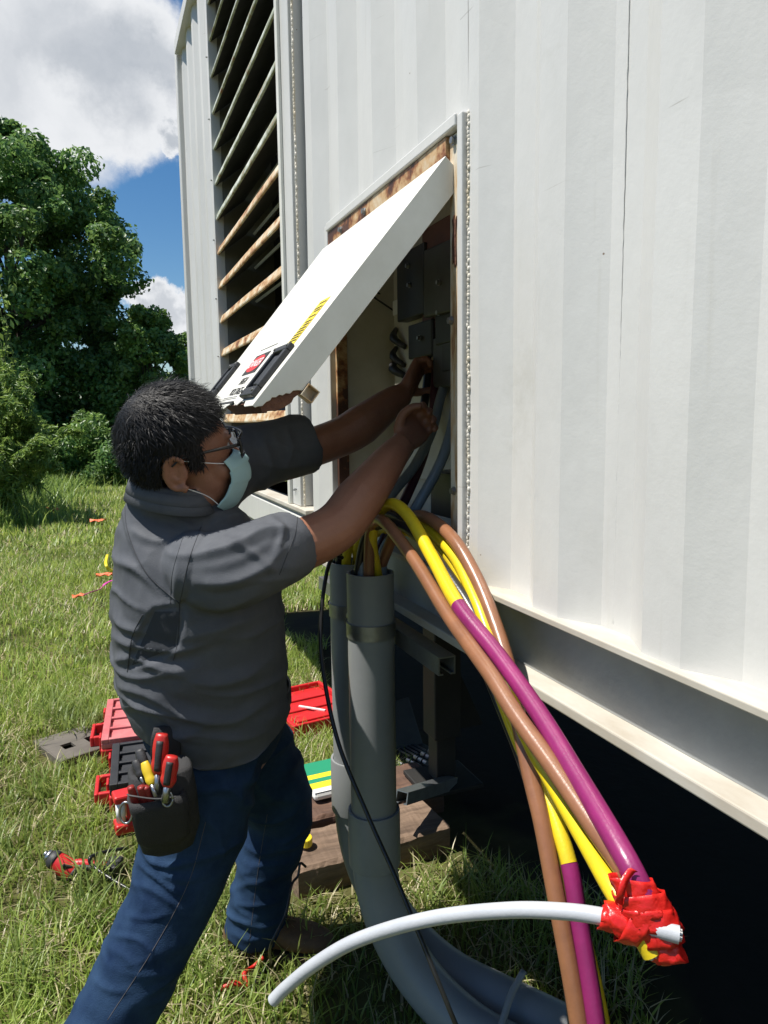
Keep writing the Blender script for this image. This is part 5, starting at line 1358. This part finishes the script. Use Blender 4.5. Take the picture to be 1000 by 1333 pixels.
def hand_tool(nm, a, b, r, m, label, cat, m2=None, flat=.7, tip=None, prof_=(.6, 1, .9, 1, .95, .7)):
    A, B = PD(*a), PD(*b); t = thing(nm, tuple(A), label, cat, 'hand tools in the pouch'); mb = MB(); d = nrm(B-A); L = np.linalg.norm(B-A)
    mb.tube([A+d*L*k for k in np.linspace(0, 1, 14)], [r*k for k in prof_], 14, flat=flat, hint=tuple(FW)); mb.obj('handle', m, t, smooth=True)
    s = np.cross(d, FW); s = nrm(s)
    mb = MB(); mb.tube([A-d*L*.5, A+d*.006], r*.45, 10); mb.obj('shank', 'steel', t, smooth=True)
    if m2:
        mb = MB(); mb.tube(spl([A+d*L*.12-FW*r*flat*.9, A+d*L*.5-FW*r*flat*1.02, A+d*L*.85-FW*r*flat*.85], 4), r*.42, 8, flat=.5, hint=tuple(FW)); mb.obj('inlay', m2, t, smooth=True)
    return t
hand_tool('utility_knife', (206, 1008, 1.405), (211, 955, 1.41), .0155, 'grip_red', 'red and black handled cutter, tallest tool in the pouch', 'cutter', 'tool_black')
hand_tool('utility_knife', (218, 1024, 1.385), (224, 984, 1.385), .0155, 'grip_red', 'red and black handled cutter at the front right of the pouch', 'cutter', 'tool_black')
hand_tool('screwdriver', (198, 1022, 1.40), (188, 992, 1.415), .010, 'grip_yellow', 'yellow handled screwdriver in the middle of the pouch', 'screwdriver')
hand_tool('screwdriver', (192, 1010, 1.42), (181, 976, 1.435), .011, 'tool_black', 'black handled screwdriver at the back of the pouch', 'screwdriver')
hand_tool('screwdriver', (184, 1012, 1.41), (176, 990, 1.42), .009, 'tool_black', 'smaller black handled screwdriver left of the yellow one', 'screwdriver')
def pliers(x, y, label, dx):
    t = thing('pliers', tuple(PD(x, y, 1.395)), label, 'pliers', 'hand tools in the pouch')
    for k, (ox, m) in enumerate(((-7, 'grip_dark_red'), (6, 'steel' if dx else 'grip_dark_red'))):
        mb = MB(); mb.tube(spl([ON(x, y+14, 1, 1.408), ON(x+ox*.6-2, y, 1, 1.406), ON(x+ox-6, y-20, 1, 1.400), ON(x+ox-9, y-30, 1, 1.398)], 5), [.005, .007, .0075, .0065], 12); mb.obj('handle', m, t, smooth=True)
pliers(186, 1054, 'red handled pliers at the left of the front pocket', 0); pliers(206, 1054, 'red and steel handled pliers in the middle of the front pocket', 1)

# ------------------------------------------------------------------ tool cases on the grass
def local(o, yaw, tilt=0):
    R = np.array(Matrix.Rotation(yaw, 3, 'Z') @ Matrix.Rotation(tilt, 3, 'X')); o = np.array(o, float)
    return lambda x, y, z: o+R@np.array([x, y, z], float), R
def lbox(mb, L, R, x0, x1, y0, y1, z0, z1): return mb.box(L((x0+x1)/2, (y0+y1)/2, (z0+z1)/2), (x1-x0, y1-y0, z1-z0), R)
def case(o, yaw, w, d, h, mbase, mlid, mpan, label, nx=1, ny=4, handle='tool_red', hy=.5, tilt=0):
    L, R = local(o, yaw, tilt); t = thing('tool_case', tuple(L(w/2, d/2, 0)), label, 'tool case', 'tool cases on the grass')
    mb = MB(); lbox(mb, L, R, 0, w, 0, d, 0, h*.6); mb.obj('base', mbase, t, bevel=.008)
    mb = MB(); lbox(mb, L, R, .004, w-.004, .004, d-.004, h*.6+.001, h*.82)
    fx = .035
    mb2 = MB()
    lbox(mb2, L, R, .004, fx, .004, d-.004, h*.8201, h); lbox(mb2, L, R, w-fx, w-.004, .004, d-.004, h*.8201, h)
    for k in range(ny+1):
        y = .004+(d-.028)*k/ny; lbox(mb2, L, R, fx+.0005, w-fx-.0005, y, y+.02, h*.8201, h)
    lo = mb.obj('lid', mlid, t, bevel=.003); mb2.obj('lid_rib', mlid, lo, bevel=.003)
    for k in range(ny):
        y0 = .004+(d-.028)*k/ny+.026; y1 = .004+(d-.028)*(k+1)/ny-.006
        mb = MB(); lbox(mb, L, R, fx+.012, w-fx-.012, y0, y1, h*.8202, h*.93); mb.obj('window', mpan, lo, bevel=.003)
    mb = MB(); y = d*hy; hw = .085
    for a in [(-.055, -.040, y-hw, y+hw), (-.040, .006, y-hw, y-hw+.02), (-.040, .006, y+hw-.02, y+hw)]: lbox(mb, L, R, a[0], a[1], a[2], a[3], h*.2, h*.62)
    hh = mb.obj('handle', handle, t, bevel=.005)
    mb = MB(); mb.tube([L(-.0475, y-hw*.6, h*.41), L(-.0475, y+hw*.6, h*.41)], .0125, 12); mb.obj('grip', 'tool_black', hh, smooth=True)
    for yy in (.2, .8):
        mb = MB(); lbox(mb, L, R, -.010, -.0005, d*yy-.03, d*yy+.03, h*.25, h*.85); mb.obj('latch', 'tool_red', t, bevel=.003)
    FOOT.append((L(0, 0, 0)[0]-.03, L(w, 0, 0)[0], L(0, 0, 0)[1], L(0, d, 0)[1]))
    return t
a = ON(118, 1002, 2, 0)
case((a[0]+.045, 3.36, .012), rad(-4), .42, .52, .11, 'tool_red', 'lid_pink', 'lid_pink', 'red tool case with a pale ribbed lid, lying flat behind the worker', ny=4, hy=.45)
b = ON(136, 1062, 2, 0)
case((b[0]+.02, 2.90, .012), rad(-3), .40, .40, .115, 'tool_red', 'tool_black', 'tool_black', 'black lidded tool case with a red handle, nearer than the red one', ny=4, hy=.30)
# red work light with a silver tube
L, R = local(ON(152, 1092, 2, 0), rad(8)); t = thing('work_light', tuple(L(0, 0, 0)), 'red work light with a silver tube standing in front of the black tool case', 'work light')
mb = MB(); lbox(mb, L, R, 0, .09, 0, .07, .005, .045); lbox(mb, L, R, 0, .09, 0, .07, .125, .155); lbox(mb, L, R, .045, .09, .015, .06, .0455, .1245); mb.obj('housing', 'tool_red', t, bevel=.008)
mb = MB(); mb.tube([L(.024, .03, .046), L(.024, .03, .124)], .017, 16); mb.obj('tube', 'label_white', t, smooth=True)
FOOT.append((L(0, 0, 0)[0]-.02, L(.09, 0, 0)[0], L(0, 0, 0)[1]-.05, L(0, .07, 0)[1]))
# brown tray
L, R = local(ON(80, 1000, 2, .0), rad(24)); t = thing('plastic_tray', tuple(L(.1, .1, 0)), 'flat brown grey plastic tray with square holes, in the grass left of the red case', 'tray')
mb = MB(); h = .035
for q in [(0, .26, 0, .10), (0, .06, .1005, .16), (.11, .17, .1005, .16), (.21, .26, .1005, .16), (0, .26, .1605, .30)]: lbox(mb, L, R, *q, h-.012, h)
mb.obj('sheet', 'tray_brown', t); mb = MB()
for q in [(0, .26, -.006, 0), (0, .26, .30, .306), (-.006, 0, -.006, .306), (.26, .266, -.006, .306)]: lbox(mb, L, R, *q, 0, h)
mb.obj('rim', 'tray_brown', t, bevel=.002)
FOOT.append((L(0, 0, 0)[0]-.1, L(.26, 0, 0)[0], L(0, 0, 0)[1], L(0, .3, 0)[1]))
# impact driver
g0 = ON(86, 1142, 2, 0); t = thing('impact_driver', (g0[0], g0[1], 0), 'red and black cordless impact driver lying in the grass', 'driver')
c = g0+np.array([0, 0, .045]); ax_ = nrm(np.array([-.62, .35, .45]))
mb = MB(); mb.tube([c-ax_*.045+ax_*k*.100 for k in np.linspace(0, 1, 12)], [.037, .039, .039, .037, .034], 20); mb.obj('motor_housing', 'tool_red', t, smooth=True)
mb = MB(); mb.tube([c-ax_*.064+ax_*k*.026 for k in np.linspace(0, 1, 6)], [.026, .036, .0402, .0402], 20); mb.obj('rear_cap', 'tool_black', t, smooth=True)
mb = MB(); mb.tube([c+ax_*.046+ax_*k*.030 for k in np.linspace(0, 1, 6)], [.0375, .037, .033, .026], 20); mb.obj('front_bumper', 'tool_black', t, smooth=True)
mb = MB(); mb.tube([c+ax_*.074, c+ax_*.090], [.026, .022], 18); mb.tube([c+ax_*.090, c+ax_*.102], .011, 10); mb.obj('nose', 'steel', t, smooth=True)
mb = MB(); mb.box(c+np.array([.008, -.034, .016]), (.040, .010, .020), np.array(Matrix.Rotation(rad(25), 3, 'Y'))); mb.obj('badge', 'tool_black', t, bevel=.003)
h1 = ON(150, 1128, 2, .035)
mb = MB(); mb.tube(spl([c-ax_*.02, c*.6+h1*.4+np.array([0, 0, .012]), h1], 6), [.026, .022, .019, .021], 14, flat=1.2); mb.obj('handle', 'tool_red', t, smooth=True)
mb = MB(); mb.tube(spl([c*.75+h1*.25+np.array([0, -.016, .014]), c*.5+h1*.5+np.array([0, -.016, .01]), c*.2+h1*.8+np.array([0, -.014, .008])], 4), [.010, .014, .012], 10); mb.obj('rubber_grip', 'tool_black', t, smooth=True)
mb = MB(); mb.box(h1+nrm(h1-c)*.03, (.055, .085, .065), np.array(Matrix.Rotation(rad(-25), 3, 'Z'))); mb.obj('battery', 'tool_black', t, bevel=.008)
t.scale = (.82,)*3
FOOT.append((g0[0]-.05, h1[0]-.02, g0[1]-.02, g0[1]+.05))
mb = MB(); mb.tube(spl([ON(165, 1104, 2, .05), ON(140, 1108, 2, .07), ON(118, 1116, 2, .085), ON(122, 1128, 2, .06), ON(148, 1146, 2, .04), ON(176, 1162, 2, .02)], 8), .006, 8)
o = link('black_cord', mb.mesh(), 'cable_black', smooth=True); setp(o, 'short black cord curling past the impact driver towards the worker\'s leg', 'cord')
# red case lid by the container
L, R = local(ON(386, 962, 2, 0), rad(10)); t = thing('case_lid', tuple(L(.1, .1, 0)), 'bright red plastic case lid in the sun between the worker and the conduits', 'lid')
mb = MB(); lbox(mb, L, R, 0, .34, 0, .46, .03, .05); mb.obj('shell', 'tool_red', t, bevel=.006)
mb = MB()
for q in [(.0, .34, -.02, -.0005), (0, .34, .4605, .48), (-.02, -.0005, -.02, .48), (.3405, .36, -.02, .48)]: lbox(mb, L, R, *q, .004, .075)
mb.obj('rim', 'tool_red', t, bevel=.005)
for k in range(3): mb = MB(); lbox(mb, L, R, .03, .31, .05+.13*k, .13+.13*k, .0505, .060); mb.obj('panel', 'tool_red', t, bevel=.004)
mb = MB(); mb.box(L(.16, .16, .064), (.012, .15, .006), R@np.array(Matrix.Rotation(rad(35), 3, 'Z'))); mb.obj('tie', 'paper_white', t)
FOOT.append((L(0, 0, 0)[0], L(.36, 0, 0)[0], L(0, 0, 0)[1]-.02, L(0, .48, 0)[1]))
# striped bag
L, R = local(ON(409, 1034, 2, .145), rad(4), rad(0)); t = thing('product_bag', tuple(L(.1, .1, 0)), 'green, yellow and white striped bag lying between the worker and the conduits', 'bag')
yy = [0, .03, .075, .105, .14, .24]; ms = ['paper_white', 'yellow_print', 'green_print', 'yellow_print', 'green_print']
mb = MB(); lbox(mb, L, R, 0, .16, -.004, .245, -.03, 0); mb.obj('bag', 'paper_white', t, bevel=.012)
for k in range(5): mb = MB(); lbox(mb, L, R, .003, .157, yy[k]+.0003, yy[k+1]-.0003, .0004, .0026); mb.obj('printed_band', ms[k], t)
# yellow tape measure on the timber
q = ON(398, 1100, 2, .108); mb = MB(); mb.tube([q+np.array([0, 0, .002]), q+np.array([0, 0, .030])], .028, 16, flat=.8); t = mb.obj('tape_measure', 'label_yellow', None, bevel=.004); setp(t, 'small yellow tape measure on the timber by the worker\'s knee', 'tape measure')
# socket set
L, R = local(ON(515, 1032, 2, 0), rad(16)); t = thing('socket_set', tuple(L(.15, .12, 0)), 'open black case of chrome sockets and wrenches in the shade behind the conduits', 'socket set')
mb = MB(); lbox(mb, L, R, 0, .34, 0, .26, 0, .035); mb.obj('case_base', 'tool_black', t, bevel=.004)
mb = MB(); mb.box(L(.17, .29, .12), (.34, .025, .22), R@np.array(Matrix.Rotation(rad(-28), 3, 'X'))); mb.obj('case_lid', 'tool_black', t, bevel=.004)
for r_ in range(3):
    for k in range(7):
        mb = MB(); rr = .007+.0012*k; p = L(.035+.042*k, .04+.03*r_, .036+rr); q = L(.035+.042*k, .062+.03*r_, .036+rr); mb.tube([p, q], rr, 10); mb.obj('socket', 'steel', t)
for k in range(5): mb = MB(); p, q = L(.20+.022*k, .15, .042), L(.20+.022*k, .24, .042); mb.tube([p, q], .0045, 8); mb.obj('wrench', 'steel', t)
# marking flags and scraps far off on the lawn
def scrap(nm, px, py, sz, m, label, cat, seed):
    rng = np.random.default_rng(seed); p = ON(px, py, 2, .07); mb = MB()
    G = [[p+np.array([(i/4-.5)*sz*1.6, (j/3-.5)*sz, sz*.5*rng.uniform(0, 1)]) for j in range(4)] for i in range(5)]
    mb.grid(G); o = link(nm, mb.mesh(), m); setp(o, label, cat, 'orange scraps on the lawn' if 'orange' in m else None); s_ = o.modifiers.new('s', 'SOLIDIFY'); s_.thickness = .003
scrap('plastic_scrap', 70, 666, .16, 'flag_orange', 'orange scrap on the lawn farthest off, near the weeds', 'scrap', 1)
scrap('plastic_scrap', 128, 680, .14, 'flag_orange', 'orange scrap on the lawn, level with the worker\'s collar', 'scrap', 2)
scrap('plastic_scrap', 102, 777, .06, 'flag_orange', 'orange scrap at the loose end of the pink ribbon', 'scrap', 3)
scrap('plastic_scrap', 136, 752, .09, 'flag_orange', 'orange scrap right above the pink ribbon', 'scrap', 4)
mb = MB(); mb.tube(spl([ON(108, 775, 2, .08), ON(118, 771, 2, .11), ON(130, 767, 2, .08), ON(137, 760, 2, .12), ON(148, 755, 2, .09), ON(165, 752, 2, .05)], 6), .014, 6, flat=.25)
o = link('marker_ribbon', mb.mesh(), 'flag_pink', smooth=True); setp(o, 'pink marker ribbon trailing across the lawn behind the worker\'s back', 'ribbon')
mb = MB(); mb.tube(spl([ON(140, 722, 2, .1), ON(138, 733, 2, .14), ON(142, 741, 2, .09), ON(150, 745, 2, .05)], 6), .016, 6, flat=.3)
o = link('marker_ribbon', mb.mesh(), 'label_yellow', smooth=True); setp(o, 'yellow marker ribbon on the lawn beside the worker\'s back', 'ribbon')
build_grass()
